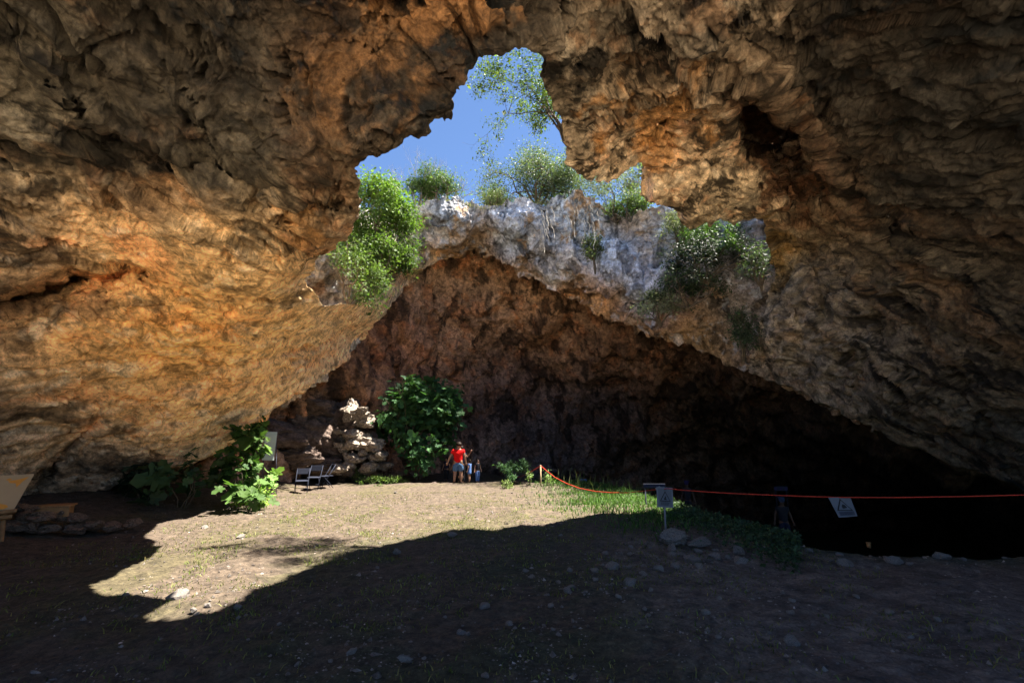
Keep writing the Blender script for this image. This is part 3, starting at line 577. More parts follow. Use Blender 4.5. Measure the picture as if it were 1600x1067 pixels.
shrub('shrub', P3(962, 345, 24.3), 3.1, 4.6, 'thin twiggy olive bush on the cliff top below the hanging roof slab', 'bush', top, leaves=8000, leaf=.075, col=(0.059, 0.086, 0.046), alt=(0.158, 0.178, 0.099), stems=7, seed=18, lev=4, rad=.05, spread=.8)
shrub('shrub', P3(985, 343, 23.4), 1.3, 1.9, 'low dense green bush in front of the twiggy olive bush', 'bush', top, leaves=3500, leaf=.09, col=(0.053, 0.092, 0.026), alt=(0.132, 0.165, 0.066), seed=19, lev=2)
shrub('shrub', P3(1008, 345, 25), 4.2, 1.8, 'pale green bush seen through the notch in the roof slab', 'bush', top, leaves=3500, leaf=.10, col=(0.119, 0.158, 0.066), alt=(0.198, 0.224, 0.119), seed=20)
# tree leaning out over the opening from the roof at the right
shrub('tree', P3(897, 232, 9.7), 2.25, 2.9, 'slender sparse tree leaning into the sky from behind the roof slab', 'tree', leaves=15000, leaf=.04, col=(0.046, 0.079, 0.020), alt=(0.158, 0.198, 0.046), lean=(-.45, .1, 0), stems=6, seed=43, lev=4, rad=.035, spread=.8, up=.0, parts=('crown', 'trunk'), cl=.085, depth=1.8)
# dark shrubs on the right of the cliff
rb = 'shrubs hanging on the right of the cliff'
for i, (x, y, t, h, w, lab, col, alt, nl) in enumerate([
    (1065, 400, 21.5, 2.0, 1.9, 'pale olive shrub on the cliff just below the corner of the roof slab', (0.080, 0.095, 0.050), (0.160, 0.170, 0.100), 4500),
    (1120, 400, 19.8, 1.6, 2.6, 'bright green shrub tucked under the bottom edge of the roof slab', (0.025, 0.055, 0.013), (0.070, 0.120, 0.025), 4200),
    (1105, 440, 19.6, 1.7, 2.9, 'dark green shrub in the middle of the right cliff face', (0.010, 0.018, 0.010), (0.020, 0.030, 0.015), 6000),
    (1075, 478, 19.9, 1.5, 2.6, 'dark shrub on the ledge above the lip of the inner cave', (.025, .045, .025), (.07, .10, .05), 5500),
    (1032, 505, 20.8, 1.5, 1.6, 'silvery green shrub at the very lip of the arch', (.15, .18, .11), (.32, .34, .24), 3600),
    (1162, 560, 18.2, 1.9, .8, 'narrow dark shrub hanging down the rock right of the arch lip', (.035, .06, .03), (.10, .13, .07), 2600),
    (1190, 450, 17.5, 1.6, .9, 'thin dark shrub in the crack right of the cliff', (.03, .05, .03), (.08, .1, .05), 1400)]):
    shrub('shrub', P3(x, y, t), h, w, lab, 'shrub', rb, leaves=nl, leaf=.075, col=col, alt=alt, stems=6, seed=50 + i, lev=3, cl=.17, lean=(-.15, -.35, 0))
shrub('hanging_plant', P3(930, 425, 23.3), 2.0, .9, 'green tuft hanging down the middle of the grey cliff', 'plant', leaves=1500, leaf=.10, col=(0.079, 0.112, 0.040), alt=(0.132, 0.145, 0.066), stems=5, seed=61, lev=2, cl=.12)
sg = []; RR = random.Random(5)
for k in range(22):                                         # pale roots hanging down the cliff face
    x = RR.choice([RR.uniform(842, 862), RR.uniform(885, 935)]); y = RR.uniform(318, 350); q = P3(x, y, 23.5)
    for j in range(RR.randint(5, 12)): q2 = q + np.array([RR.gauss(0, .05), RR.gauss(-.01, .04), -.16]); sg.append((q, q2, .016, .013)); q = q2
V, Q = tubes(sg, 4); tag(mesh_obj('hanging_roots', V, Q, plain('pale_root_bark', (.42, .38, .33), .9, var=.3)), 'pale thin roots hanging down the top of the grey cliff', 'roots', kind='stuff')
# fig tree and saplings
FIGC = dict(shape=LEAF_FIG, lmat=M_FIG)
shrub('fig_tree', P3(652, 752, 21.3) * [1, 1, 0] + [0, 0, 0], 4.5, 3.1, 'big dark green fig tree beside the man in the red shirt', 'tree', leaves=3600, leaf=.23, col=(.036, .088, .036), alt=(.065, .15, .05), stems=7, seed=71, lev=3, rad=.07, cl=.26, depth=2.5, parts=('crown', 'trunk'), **FIGC)
fg = 'fig saplings along the left wall'
for i, (x, y, t, h, w, n, lab, col, alt) in enumerate([  # sun and shade on each sapling are put into its leaf colours
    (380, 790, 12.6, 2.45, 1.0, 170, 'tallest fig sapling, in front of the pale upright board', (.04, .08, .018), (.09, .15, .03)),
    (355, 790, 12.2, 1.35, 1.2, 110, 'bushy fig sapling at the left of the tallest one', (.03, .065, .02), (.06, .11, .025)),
    (414, 775, 12.9, .9, .8, 46, 'low sunlit fig shoot with sunlight put into its pale leaves', (.12, .22, .05), (.22, .34, .1)),
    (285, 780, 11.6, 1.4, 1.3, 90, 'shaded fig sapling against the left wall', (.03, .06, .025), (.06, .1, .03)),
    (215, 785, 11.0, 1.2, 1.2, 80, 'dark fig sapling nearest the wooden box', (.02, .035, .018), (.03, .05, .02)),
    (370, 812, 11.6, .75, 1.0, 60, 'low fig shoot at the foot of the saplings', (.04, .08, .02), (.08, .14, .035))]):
    b = P3(x, y, t); b[2] = 0
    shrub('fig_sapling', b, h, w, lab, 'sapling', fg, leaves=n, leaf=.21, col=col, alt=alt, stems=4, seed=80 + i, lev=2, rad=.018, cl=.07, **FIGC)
def weeds(name, pts, h, col, alt, seed, label, cat, kind=None, blade=.012, lean=.5, group=None, per=1):
    G = np.random.default_rng(seed); n = len(pts)
    hh = h * np.exp(G.normal(size=n) * .35); a = G.random(n) * 6.283; w = blade * (.7 + .6 * G.random(n))
    sx = np.stack([np.cos(a), np.sin(a), 0 * a], -1) * w[:, None]; l = G.normal(size=(n, 3)) * lean; l[:, 2] = 0
    p0 = pts; p1 = p0 + (np.array([0, 0, .6]) + l * .3) * hh[:, None]; p2 = p0 + (np.array([0, 0, 1.]) + l * .9) * hh[:, None]
    V = np.stack([p0 - sx, p0 + sx, p1 + sx * .8, p1 - sx * .8, p2], 1).reshape(-1, 3); k = np.arange(n) * 5
    q = np.stack([k, k + 1, k + 2, k + 3], -1); t = np.stack([k + 3, k + 2, k + 4, k + 4], -1)
    Fl = [tuple(x) for x in q] + [tuple(x[:3]) for x in t]
    o = mesh_obj(name, V, np.vstack([np.stack([k, k + 1, k + 2], -1), np.stack([k, k + 2, k + 3], -1), np.stack([k + 3, k + 2, k + 4], -1)]), M_GRASS, cols=np.clip(np.repeat(tints(n, col, alt, G, .3, .6), 5, 0), .004, .9), smooth=False)
    return tag(o, label, cat, group, kind)
_gm = bpy.data.objects['ground'].data; _gv = np.empty(len(_gm.vertices) * 3, np.float32); _gm.vertices.foreach_get('co', _gv); _gv = _gv.reshape(-1, 3)
_ga = np.concatenate([np.arange(-180, -60, 3), np.arange(-60, 60, .16), np.arange(60, 180.1, 3)]); _gr = np.concatenate([[0.02, .8, 1.6], np.geomspace(2.2, 40, 620), [60, 120]])
def gz(x, y):                                               # height of the built ground
    x = np.atleast_1d(x).astype(float); y = np.atleast_1d(y).astype(float)
    i = np.clip(np.searchsorted(_gr, np.hypot(x, y)), 1, len(_gr) - 1); j = np.clip(np.searchsorted(_ga, np.degrees(np.arctan2(x, y))), 1, len(_ga) - 1)
    return np.maximum(_gv[i * len(_ga) + j, 2], _gv[(i - 1) * len(_ga) + j - 1, 2])
def on_ground(px, py, n, sx, sy, G, keep=None):
    x = px + G.normal(size=n) * sx; y = py + G.normal(size=n) * sy; ok = y > 735
    p = gnd(x[ok], y[ok]); p[:, 2] = gz(p[:, 0], p[:, 1]) - .01
    return p
def clumps(n, region, G, f=.6, thr=.1, seed=5):             # scattered over the floor in patches
    x = G.uniform(region[0], region[1], n * 4); y = G.uniform(region[2], region[3], n * 4)
    m = fbm(np.stack([x * f, y * f, 0 * x], -1), 3, seed) + G.normal(size=len(x)) * .12 > thr
    x, y = x[m][:n], y[m][:n]; return np.stack([x, y, gz(x, y) - .005], -1)
G1 = np.random.default_rng(31)
# ------------------------------------------------------------------ grass and weeds
p = clumps(17000, (-7.5, 5, 3.2, 17), G1, .7, .02, 601); k = np.hypot(p[:, 0], p[:, 1]) < 18
weeds('dry_grass', p[k], .032, (.15, .13, .05), (.09, .12, .03), 32, 'sparse dry short grass growing in patches over the cave floor', 'grass', 'stuff', blade=.005, lean=.8)
p = clumps(6000, (-6, 1.5, 4.5, 13), G1, 1.3, .28, 607)
weeds('green_grass', p, .036, (.09, .12, .02), (.16, .17, .05), 33, 'low yellow-green grass tufts on the sunlit floor', 'grass', 'stuff', blade=.005, lean=.9)
xx = G1.uniform(600, 1060, 2600); yy = np.interp(xx, [600, 640, 668, 715, 756, 785, 822, 880, 905, 955, 1010, 1060], [335, 322, 314, 313, 323, 318, 313, 312, 300, 337, 331, 338]) + 5; cl = P3(xx, yy, 24.6 + G1.random(2600) * 1.2); cl[:, 2] += .06 * G1.normal(size=2600)
weeds('dry_grass', cl, .16, (.30, .26, .14), (.2, .22, .08), 36, 'dry straw-coloured grass fringing the edge of the cliff top', 'grass', 'stuff', blade=.016, lean=.6)
pg = np.vstack([on_ground(960, 772, 9000, 50, 12, G1), on_ground(890, 757, 2500, 28, 5, G1), on_ground(1040, 800, 3500, 45, 14, G1)])
weeds('tall_grass', pg, .09, (.035, .08, .02), (.09, .16, .04), 34, 'lush green grass and weeds on the crest beside the orange rope', 'grass', 'stuff', blade=.010, lean=.5)
weeds('tall_grass', np.vstack([on_ground(985, 752 + 10, 130, 55, 4, G1), on_ground(870, 752, 60, 25, 3, G1)]), .42, (.12, .17, .05), (.25, .28, .12), 35, 'taller pale weed stalks standing out of the lush grass by the rope', 'weeds', 'stuff', blade=.010, lean=.25)
x = G1.uniform(1035, 1250, 9000); y = 775 + (x - 1035) * .36 + G1.normal(size=9000) * 17 + 6; q = gnd(x, np.maximum(y, 745)); q[:, 2] = gz(q[:, 0], q[:, 1])
scatter_leaves('ground_cover', q + G1.random((len(q), 3)) * [0, 0, .22], .055, LEAF_OVAL, tints(len(q), (.035, .06, .03), (.07, .11, .05), G1), M_LEAF, R=G1)
tag(bpy.data.objects['ground_cover'], 'dark leafy ground cover falling away to the right below the rope', 'ground cover', kind='stuff')
for i, (x, y, t, h, w, n, lab, c, a) in enumerate([
    (385, 806, 12.0, .42, .9, 1300, 'low bright green leafy plant at the edge of the sunlit floor', (.12, .22, .03), (.28, .4, .08)),
    (805, 752, 19.5, 1.0, 1.3, 2200, 'dark green bush to the right of the children', (.04, .09, .04), (.08, .15, .06)),
    (600, 752, 19.0, .3, 2.0, 1500, 'low green plants at the foot of the fig tree', (.07, .12, .03), (.16, .22, .07)),
    (793, 760, 17.8, .28, .4, 300, 'small grass tuft on the edge of the floor right of the man', (.09, .13, .04), (.18, .22, .08)),
    (560, 733, 20.2, .7, .8, 900, 'small shrub in front of the sunlit boulders', (.05, .09, .03), (.16, .22, .06)),
    (828, 752, 18.6, .55, .25, 120, 'single upright weed left of the rope post', (.12, .2, .06), (.24, .32, .12)),
    (855, 752, 18.2, .6, .3, 160, 'single upright weed right of the rope post', (.12, .2, .06), (.24, .32, .12))]):
    b = P3(x, y, t); b[2] = gz(b[0], b[1])[0]
    shrub('leafy_plant', b, h, w, lab, 'plant', leaves=n, leaf=.06, col=c, alt=a, stems=6, seed=120 + i, lev=2, rad=.01, cl=.07)

# ------------------------------------------------------------------ stones and boulders
import bmesh
M_STONE = rock_material('loose_stone', .5, 3.0, attr=False, base=(.16, .14, .125), var=.4)
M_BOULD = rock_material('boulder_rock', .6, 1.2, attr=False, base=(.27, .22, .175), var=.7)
M_DARKB = rock_material('dark_boulder_rock', .8, 1.0, attr=False, base=(.11, .08, .065), var=.6)  # boulder rock with the dark heap's shade put into its colour
def rock_mesh(name, seed, sub=3, m=None, flat=.7, rough=.3):
    bm = bmesh.new(); bmesh.ops.create_icosphere(bm, subdivisions=sub, radius=1)
    V = np.array([v.co for v in bm.verts]); R = np.random.default_rng(seed)
    for _ in range(9):                                      # chop flat facets
        n = unit(R.normal(size=3)); d = R.uniform(.55, .85); h = V @ n; V = V - np.maximum(h - d, 0)[:, None] * n * .95
    if sub > 3:
        f1, f2, cid = worley(V * 1.6 + seed, seed % 40); V = V * (1 + .30 * (cid - .5) * sstep(0, .15, f2 - f1) - .10 * f1)[:, None]
        f1, f2, cid = worley(V * 4 + seed, seed % 37); V = V * (1 + .10 * (cid - .5) * sstep(0, .2, f2 - f1))[:, None]
    V = V * (1 + rough * .6 * fbm(V * 1.4 + seed, 6, seed % 50, .62))[:, None]; V[:, 2] *= flat
    for v, c in zip(bm.verts, V): v.co = c
    me = bpy.data.meshes.new(name); bm.to_mesh(me); bm.free(); me.polygons.foreach_set('use_smooth', [sub > 3] * len(me.polygons))
    me.materials.append(m or M_STONE); return me
PEB = [rock_mesh('stone', 900 + i, 2) for i in range(7)]
M_WALLST = rock_material('wall_stone_rock', .7, 1.5, attr=False, base=(.17, .115, .08), var=.6)
WST = [rock_mesh('wall_stone', 950 + i, 3, M_WALLST, .8, .55) for i in range(7)]
def put_rock(me, name, p, s, label, group=None, cat='stone', sq=(1, 1, 1), R=rnd, sink=.25):
    o = bpy.data.objects.new(name, me); COL.objects.link(o); o.location = (p[0], p[1], p[2] + s * (.5 - sink))
    o.scale = (s * sq[0] * R.uniform(.85, 1.2), s * sq[1] * R.uniform(.85, 1.2), s * sq[2] * R.uniform(.8, 1.1)); o.rotation_euler = (R.uniform(-.2, .2), R.uniform(-.2, .2), R.uniform(0, 6.28))
    return tag(o, label, cat, group)
spots = []
for cx, cy, sx, sy, n, sz, lab in [(990, 880, 60, 18, 26, .040, 'in the stony strip below the warning sign'), (940, 905, 60, 25, 28, .032, 'in the shaded stony strip right of the middle of the floor'), (1090, 868, 40, 9, 16, .055, 'right beside the boulders under the warning sign'), (1330, 868, 170, 6, 24, .055, 'along the dark edge of the floor below the hanging sheet'), (330, 945, 60, 14, 16, .03, 'at the near tip of the sunlit patch'), (640, 960, 130, 45, 24, .018, 'in the dark near foreground left of the middle'), (800, 940, 200, 50, 22, .018, 'in the dark near foreground by the middle'), (1350, 930, 150, 40, 28, .032, 'in the dark foreground at the right'), (1080, 990, 150, 40, 20, .022, 'near the bottom edge right of the middle'), (620, 830, 200, 35, 24, .03, 'on or just below the sunlit floor')]:
    for _ in range(n):
        x, y = rnd.gauss(cx, sx), min(max(rnd.gauss(cy, sy), 770), 1060); spots.append((x, y, sz * math.exp(rnd.gauss(-.1, .55)), lab))
for i, (x, y, s, lab) in enumerate(spots):
    b = gnd(np.float64(x), np.float64(y)); b[2] = gz(b[0], b[1])[0]
    put_rock(PEB[i % 7], 'stone', b, s, 'small grey stone lying ' + lab, 'loose stones on the cave floor')
def gravel(name, n, seed, label):
    R = np.random.default_rng(seed); a = R.uniform(-1.0, 1.0, n); r = 2.3 * np.exp(R.random(n) * 2.0); x = r * np.sin(a); y = r * np.cos(a)
    m = fbm(np.stack([x * .9, y * .9, 0 * x], -1), 3, 71) + R.normal(size=n) * .2 > .05; x, y = x[m], y[m]; n = len(x)
    o8 = np.array([[1, 0, 0], [0, 1, 0], [-1, 0, 0], [0, -1, 0], [0, 0, .7], [0, 0, -.5]]); f8 = np.array([[0, 1, 4], [1, 2, 4], [2, 3, 4], [3, 0, 4], [1, 0, 5], [2, 1, 5], [3, 2, 5], [0, 3, 5]])
    s = .0065 * np.exp(R.normal(size=n) * .45) * (1 + .06 * np.hypot(x, y)); V = o8[None] * s[:, None, None] * (1 + .5 * R.normal(size=(n, 6, 1))) ; V = V + np.stack([x, y, gz(x, y) + s * .2], -1)[:, None]
    c = np.repeat(np.array([.13, .11, .095]) * np.exp(R.normal(size=(n, 1)) * .45), 6, 0)
    tag(mesh_obj(name, V.reshape(-1, 3), (f8[None] + np.arange(n)[:, None, None] * 6).reshape(-1, 3), M_SOIL, cols=np.clip(c, .02, .7), smooth=False), label, 'gravel', kind='stuff')
gravel('gravel', 22000, 72, 'fine gravel and stone chips strewn over the trodden soil')
def boulder(name, px, py, t, s, label, m, seed, sq=(1, 1, .8), group=None, flat=.8, base=None, sub=5):
    b = P3(px, py, t)
    if base is not None: b[2] = base
    o = put_rock(rock_mesh(name, seed, sub, m, flat), name, b, s, label, group, 'boulder', sq, random.Random(seed), .1); return o
boulder('boulder', 1050, 846, 7.75, .27, 'grey boulder at the foot of the warning sign on its stake', M_STONE, 301, (1.1, .8, .75), base=gz(*P3(1050, 846, 7.75)[:2])[0])
boulder('boulder', 1090, 846, 7.7, .17, 'smaller grey boulder just right of the one under the warning sign', M_STONE, 302, (1.2, .8, .6), base=gz(*P3(1090, 846, 7.7)[:2])[0])
boulder('boulder', 634, 1006, 3.5, .05, 'pale stone standing out on the dark floor near the bottom edge', M_STONE, 303, base=0)
boulder('boulder', 619, 876, 7.0, .07, 'single pale stone in the shade just below the sunlit patch', M_STONE, 304, base=0)
boulder('boulder', 412, 772, 14.4, .42, 'reddish boulder below the pale upright board', M_DARKB, 305, (1.3, .8, .7), base=0)
bb = 'sunlit boulders left of the fig tree'
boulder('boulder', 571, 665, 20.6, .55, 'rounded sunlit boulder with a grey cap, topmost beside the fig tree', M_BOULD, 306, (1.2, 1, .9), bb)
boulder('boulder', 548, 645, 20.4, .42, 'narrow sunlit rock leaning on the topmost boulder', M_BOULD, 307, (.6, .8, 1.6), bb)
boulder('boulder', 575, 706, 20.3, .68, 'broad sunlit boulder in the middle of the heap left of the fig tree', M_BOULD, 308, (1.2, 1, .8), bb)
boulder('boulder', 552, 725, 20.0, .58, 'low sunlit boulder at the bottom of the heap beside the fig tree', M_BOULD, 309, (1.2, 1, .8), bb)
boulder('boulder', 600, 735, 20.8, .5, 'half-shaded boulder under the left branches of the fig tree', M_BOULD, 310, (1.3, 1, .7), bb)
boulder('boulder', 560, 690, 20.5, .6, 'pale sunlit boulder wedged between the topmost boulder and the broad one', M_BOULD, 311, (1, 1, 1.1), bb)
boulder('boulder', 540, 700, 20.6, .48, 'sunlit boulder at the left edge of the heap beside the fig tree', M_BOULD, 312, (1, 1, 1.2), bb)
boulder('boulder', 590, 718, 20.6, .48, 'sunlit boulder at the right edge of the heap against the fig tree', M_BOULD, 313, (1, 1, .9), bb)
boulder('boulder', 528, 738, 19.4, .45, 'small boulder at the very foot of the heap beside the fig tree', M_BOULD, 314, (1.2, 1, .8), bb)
RUB = [rock_mesh('rubble_stone', 970 + i, 3, M_BOULD, .8, .5) for i in range(5)]; rr = random.Random(3)
for k in range(30):
    y = rr.uniform(628, 744); x = 548 + (y - 628) * .12 + rr.gauss(0, 6 + (y - 628) * .16); q = P3(x, y, 20.0 + rr.uniform(-.3, .3))
    put_rock(RUB[k % 5], 'rubble_stone', q, rr.uniform(.16, .36), 'small sunlit rubble stone ' + ('near the top' if y < 665 else 'halfway up' if y < 705 else 'at the bottom') + ' of the heap left of the fig tree', 'rubble among the sunlit boulders', 'stone', (1, 1, .9), rr, .1)
db = 'shaded boulders behind the folding chairs'
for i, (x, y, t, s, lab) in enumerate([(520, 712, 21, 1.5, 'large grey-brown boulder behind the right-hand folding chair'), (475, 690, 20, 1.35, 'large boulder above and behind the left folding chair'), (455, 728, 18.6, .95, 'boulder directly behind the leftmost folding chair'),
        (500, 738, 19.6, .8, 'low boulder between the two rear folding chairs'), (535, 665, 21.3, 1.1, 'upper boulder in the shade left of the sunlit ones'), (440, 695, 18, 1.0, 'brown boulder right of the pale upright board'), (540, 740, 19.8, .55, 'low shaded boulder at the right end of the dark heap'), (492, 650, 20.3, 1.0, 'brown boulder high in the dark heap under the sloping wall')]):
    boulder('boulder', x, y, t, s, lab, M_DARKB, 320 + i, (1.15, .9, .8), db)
for i in range(9):                                          # flat rock edge before the man
    b = P3(672 + i * 11, 760 - .15 * i, 18.7); b[2] = .0
    if i % 3 == 0: boulder('flat_rock', 680 + i * 10, 760, 18.9, .36, ['flat pale rock slab at the left of the ledge before the man', 'flat pale rock slab in the middle of the ledge before the man', 'flat pale rock slab at the right end of the ledge before the man'][i // 3], M_DARKB, 340 + i, (1.8, .6, .35), 'flat rocks edging the floor', base=-.14)
ws = 'stones of the low dry wall at the left'
for row, (yy, zz) in enumerate([(0, .02), (0, .24), (0, .44)]):
    for k in range(12 - 3 * row):
        a = np.array([-9.4 + .0 * k, 7.2, 0]); b = np.array([-7.7, 9.6, 0]); f = (k + .3 * row + .2) / 11.
        q = a + (b - a) * f * 1.0; q = q + np.array([rnd.uniform(-.1, .1), rnd.uniform(-.1, .1), zz * .8 + rnd.uniform(-.04, .04) + ground_z(q[0], q[1]) * 1.0])
        put_rock(WST[(k * 3 + row) % 7], 'wall_stone', q, rnd.uniform(.13, .2), ['stone in the bottom row of the low dry wall below the wooden box', 'stone in the middle row of the low dry wall below the wooden box', 'stone in the top row of the low dry wall below the wooden box'][row], ws, 'stone', (1.2, 1, .75), sink=.1)

# ------------------------------------------------------------------ built things
M_WHITE = plain('dull_white_paint', (.17, .17, .19), .5, var=.08); M_WOOD = plain('raw_wood', (.42, .30, .18), .75, var=.25, sc=14, bump=.3)
M_DWOOD = plain('stained_wood', (.30, .15, .06), .6, var=.3, sc=10, bump=.3); M_BLACK = plain('black_ink', (.02, .02, .022), .5); M_ROPE = plain('orange_rope_fibre', (.42, .04, .022), .6, var=.2, sc=60)
M_STEEL = plain('painted_steel', (.055, .06, .085), .8, .0, var=.1); M_CREAM = plain('faded_cream_panel', (.50, .33, .17), .6, var=.08, sc=3); M_PANEL = plain('pale_green_panel', (.50, .60, .55), .45, var=.1, sc=4)
M_ORANGE = plain('orange_print', (.75, .30, .05), .6, var=.1); M_BLUE = plain('blue_print', (.012, .02, .06), .5); M_PAPER = plain('laminated_paper', (.11, .115, .135), .5, var=.08)
def box(name, m, parent, c, s, R=None, bev=.004):
    bm = bmesh.new(); bmesh.ops.create_cube(bm, size=1)
    for v in bm.verts: v.co = Vector((v.co.x * s[0], v.co.y * s[1], v.co.z * s[2]))
    if bev: bmesh.ops.bevel(bm, geom=bm.edges[:], offset=min(bev, min(s) * .3), segments=1, affect='EDGES')
    me = bpy.data.meshes.new(name); bm.to_mesh(me); bm.free(); me.materials.append(m); o = bpy.data.objects.new(name, me); COL.objects.link(o)
    if parent: o.parent = parent
    o.location = c
    if R is not None: o.rotation_euler = R
    return o
def pole(name, m, parent, p0, p1, r, r1=None, n=8):
    V, Q = tubes([(np.array(p0, float), np.array(p1, float), r, r1 or r)], n)
    k = len(V); V = np.vstack([V, p0, p1]); caps = [(i + 1) % n for i in range(n)]
    Fl = [tuple(map(int, q)) for q in Q] + [(int((i + 1) % n), int(i), k) for i in range(n)] + [(int(n + i), int(n + (i + 1) % n), k + 1) for i in range(n)]
    return mesh_obj(name, V, Fl, m, parent)
def flat(name, m, parent, pts, y=0.0, th=.003):             # thin printed shape in the XZ plane facing -Y
    n = len(pts); V = [(x, y, z) for x, z in pts] + [(x, y + th, z) for x, z in pts]
    Fl = [tuple(range(n)), tuple(reversed(range(n, 2 * n)))] + [(i, i + n, (i + 1) % n + n, (i + 1) % n) for i in range(n)]
    return mesh_obj(name, V, Fl, m, parent, smooth=False)
def sign_print(par, w, h, y=-.009, body=None, glyph=1.0):
    # warning triangle with a falling-stones pictogram and lines of small print
    cx = 0; s = w * .40; z0 = -h * .02
    def tri(name, m, k, yy): flat(name, m, par, [(cx - s * k, z0 - s * .62 * k), (cx + s * k, z0 - s * .62 * k), (cx, z0 + s * 1.12 * k)], yy)
    tri('warning_triangle', M_BLACK, 1.0, y); tri('triangle_field', body or M_PAPER, .78, y - .004)
    g = s * glyph
    flat('pictogram', M_BLACK, par, [(-.30 * g, z0 - .38 * g), (.34 * g, z0 - .38 * g), (.10 * g, z0 - .12 * g), (.16 * g, z0 + .08 * g), (-.02 * g, z0 + .36 * g), (-.10 * g, z0 + .1 * g), (-.22 * g, z0 - .05 * g)], y - .008)
    for k in range(3): flat('print_line', M_BLACK, par, [(-w * .34, -h * (.30 + .06 * k)), (w * (.34 - .06 * k), -h * (.30 + .06 * k)), (w * (.34 - .06 * k), -h * (.275 + .06 * k)), (-w * .34, -h * (.275 + .06 * k))], y)
# sign on a stake
b = P3(1041, 838, 7.9); zt = P3(1044, 763, 7.9)[2]
sg = empty('warning_sign', (b[0], b[1], 0)); tag(sg, 'warning sign on a white stake rising from a grey boulder, orange rope over its top', 'sign')
pole('stake', M_WHITE, sg, (0, .02, -.05), (.02, .02, zt), .017)
bd = box('board', M_WHITE, sg, (.025, 0, zt - .165), (.30, .012, .34), (-.05, .06, .12)); 
fr = flat('paper', M_PAPER, bd, [(-.125, -.15), (.125, -.15), (.125, .15), (-.125, .15)], -.0095); sign_print(bd, .25, .30, -.014, glyph=.9)
box('corner_flap', M_WHITE, sg, (-.09, -.012, zt - .01), (.09, .006, .05), (.3, -.4, .1))
# sign on the rope
hz = P3(1312, 777, 6.6); hs = empty('hanging_sign', tuple(hz)); tag(hs, 'crooked laminated warning sheet hanging from the rope against the dark cave', 'sign')
sh = flat('sheet', M_PAPER, hs, [(-.165, .0), (.155, .005), (.215, -.255), (-.055, -.275)], 0, .006)
def skew(x, z): return x + (-z) * .28 * 1.0 - .0, z
tri = lambda n, m, k, y: flat(n, m, hs, [skew(.0 - .115 * k, -.125 - .055 * k), skew(.0 + .115 * k, -.125 - .055 * k), skew(.0 - .01, -.125 + .11 * k)], y)
tri('warning_triangle', M_BLACK, 1.0, -.005); tri('triangle_field', M_PAPER, .78, -.009)
flat('pictogram', M_BLACK, hs, [skew(-.03, -.15), skew(.04, -.14), skew(.02, -.10), skew(-.01, -.09), skew(-.03, -.12)], -.013)
flat('text_panel', M_STEEL, hs, [skew(-.10, -.19), skew(.12, -.185), skew(.12, -.24), skew(-.10, -.25)], -.005)
for k in range(3): flat('print_line', M_BLACK, hs, [skew(-.09, -.205 - .014 * k), skew(.10, -.200 - .014 * k), skew(.10, -.204 - .014 * k), skew(-.09, -.209 - .014 * k)], -.009)
# post and rope
pp = P3(845, 755, 18.4); pz = P3(845, 727, 18.4)[2]; rp = pole('rope_post', M_WOOD, None, (pp[0], pp[1], -.2), (pp[0], pp[1], pz), .028); tag(rp, 'thin wooden post at the far end of the orange rope', 'post')
RP = [(800, 748, 21), (815, 744, 20.2), (828, 738, 19.4), (845, 727.5, 18.4), (856, 737, 17.8), (868, 746, 17.2), (885, 755, 16.2), (905, 762.5, 15), (930, 767.5, 13.6), (955, 769.5, 12.2), (980, 769.5, 10.8), (1005, 767, 9.5), (1025, 764.5, 8.5), (1044, 763, 7.9), (1060, 765, 7.8), (1100, 768, 7.55), (1150, 771, 7.3), (1200, 773, 7.1), (1250, 775, 6.85), (1312, 776.8, 6.6), (1400, 777, 6.35), (1500, 775.5, 6.1), (1600, 773, 5.9), (1720, 769, 5.7)]
rpts = [P3(*r) for r in RP]; rs = []
for a, b in zip(rpts[:-1], rpts[1:]): rs += [(a + (b - a) * k / 3, a + (b - a) * (k + 1) / 3, .008 if a[1] < 10 else .013, .008 if b[1] < 10 else .013) for k in range(3)]
V, Q = tubes(rs, 6); tag(mesh_obj('barrier_rope', V, Q, M_ROPE), 'long orange barrier rope sagging from the far post past both signs', 'rope')
b = rpts[-1]; tag(pole('rope_post', M_WOOD, None, (b[0], b[1], -.3), (b[0], b[1], b[2] + .06), .03), 'wooden post holding the near end of the orange rope', 'post')
# pale upright board
b = P3(421, 765, 14.9); ib = empty('information_board', (b[0], b[1], .0), .35); tag(ib, 'narrow pale green upright board on two legs behind the fig sapling', 'board')
z0, z1 = P3(413, 719, 14.9)[2], P3(413, 674, 14.9)[2]
box('panel', M_PANEL, ib, (-.14, -.02, (z0 + z1) / 2), (.34, .03, z1 - z0), (0, .02, 0)); box('frame', M_WHITE, ib, (-.14, .0, (z0 + z1) / 2), (.37, .018, z1 - z0 + .03), (0, .02, 0))
pole('leg', M_STEEL, ib, (-.26, .02, -.1), (-.28, .02, z1 - .1), .013); pole('leg', M_STEEL, ib, (.23, .02, -.1), (.02, .02, z1 - .15), .013)
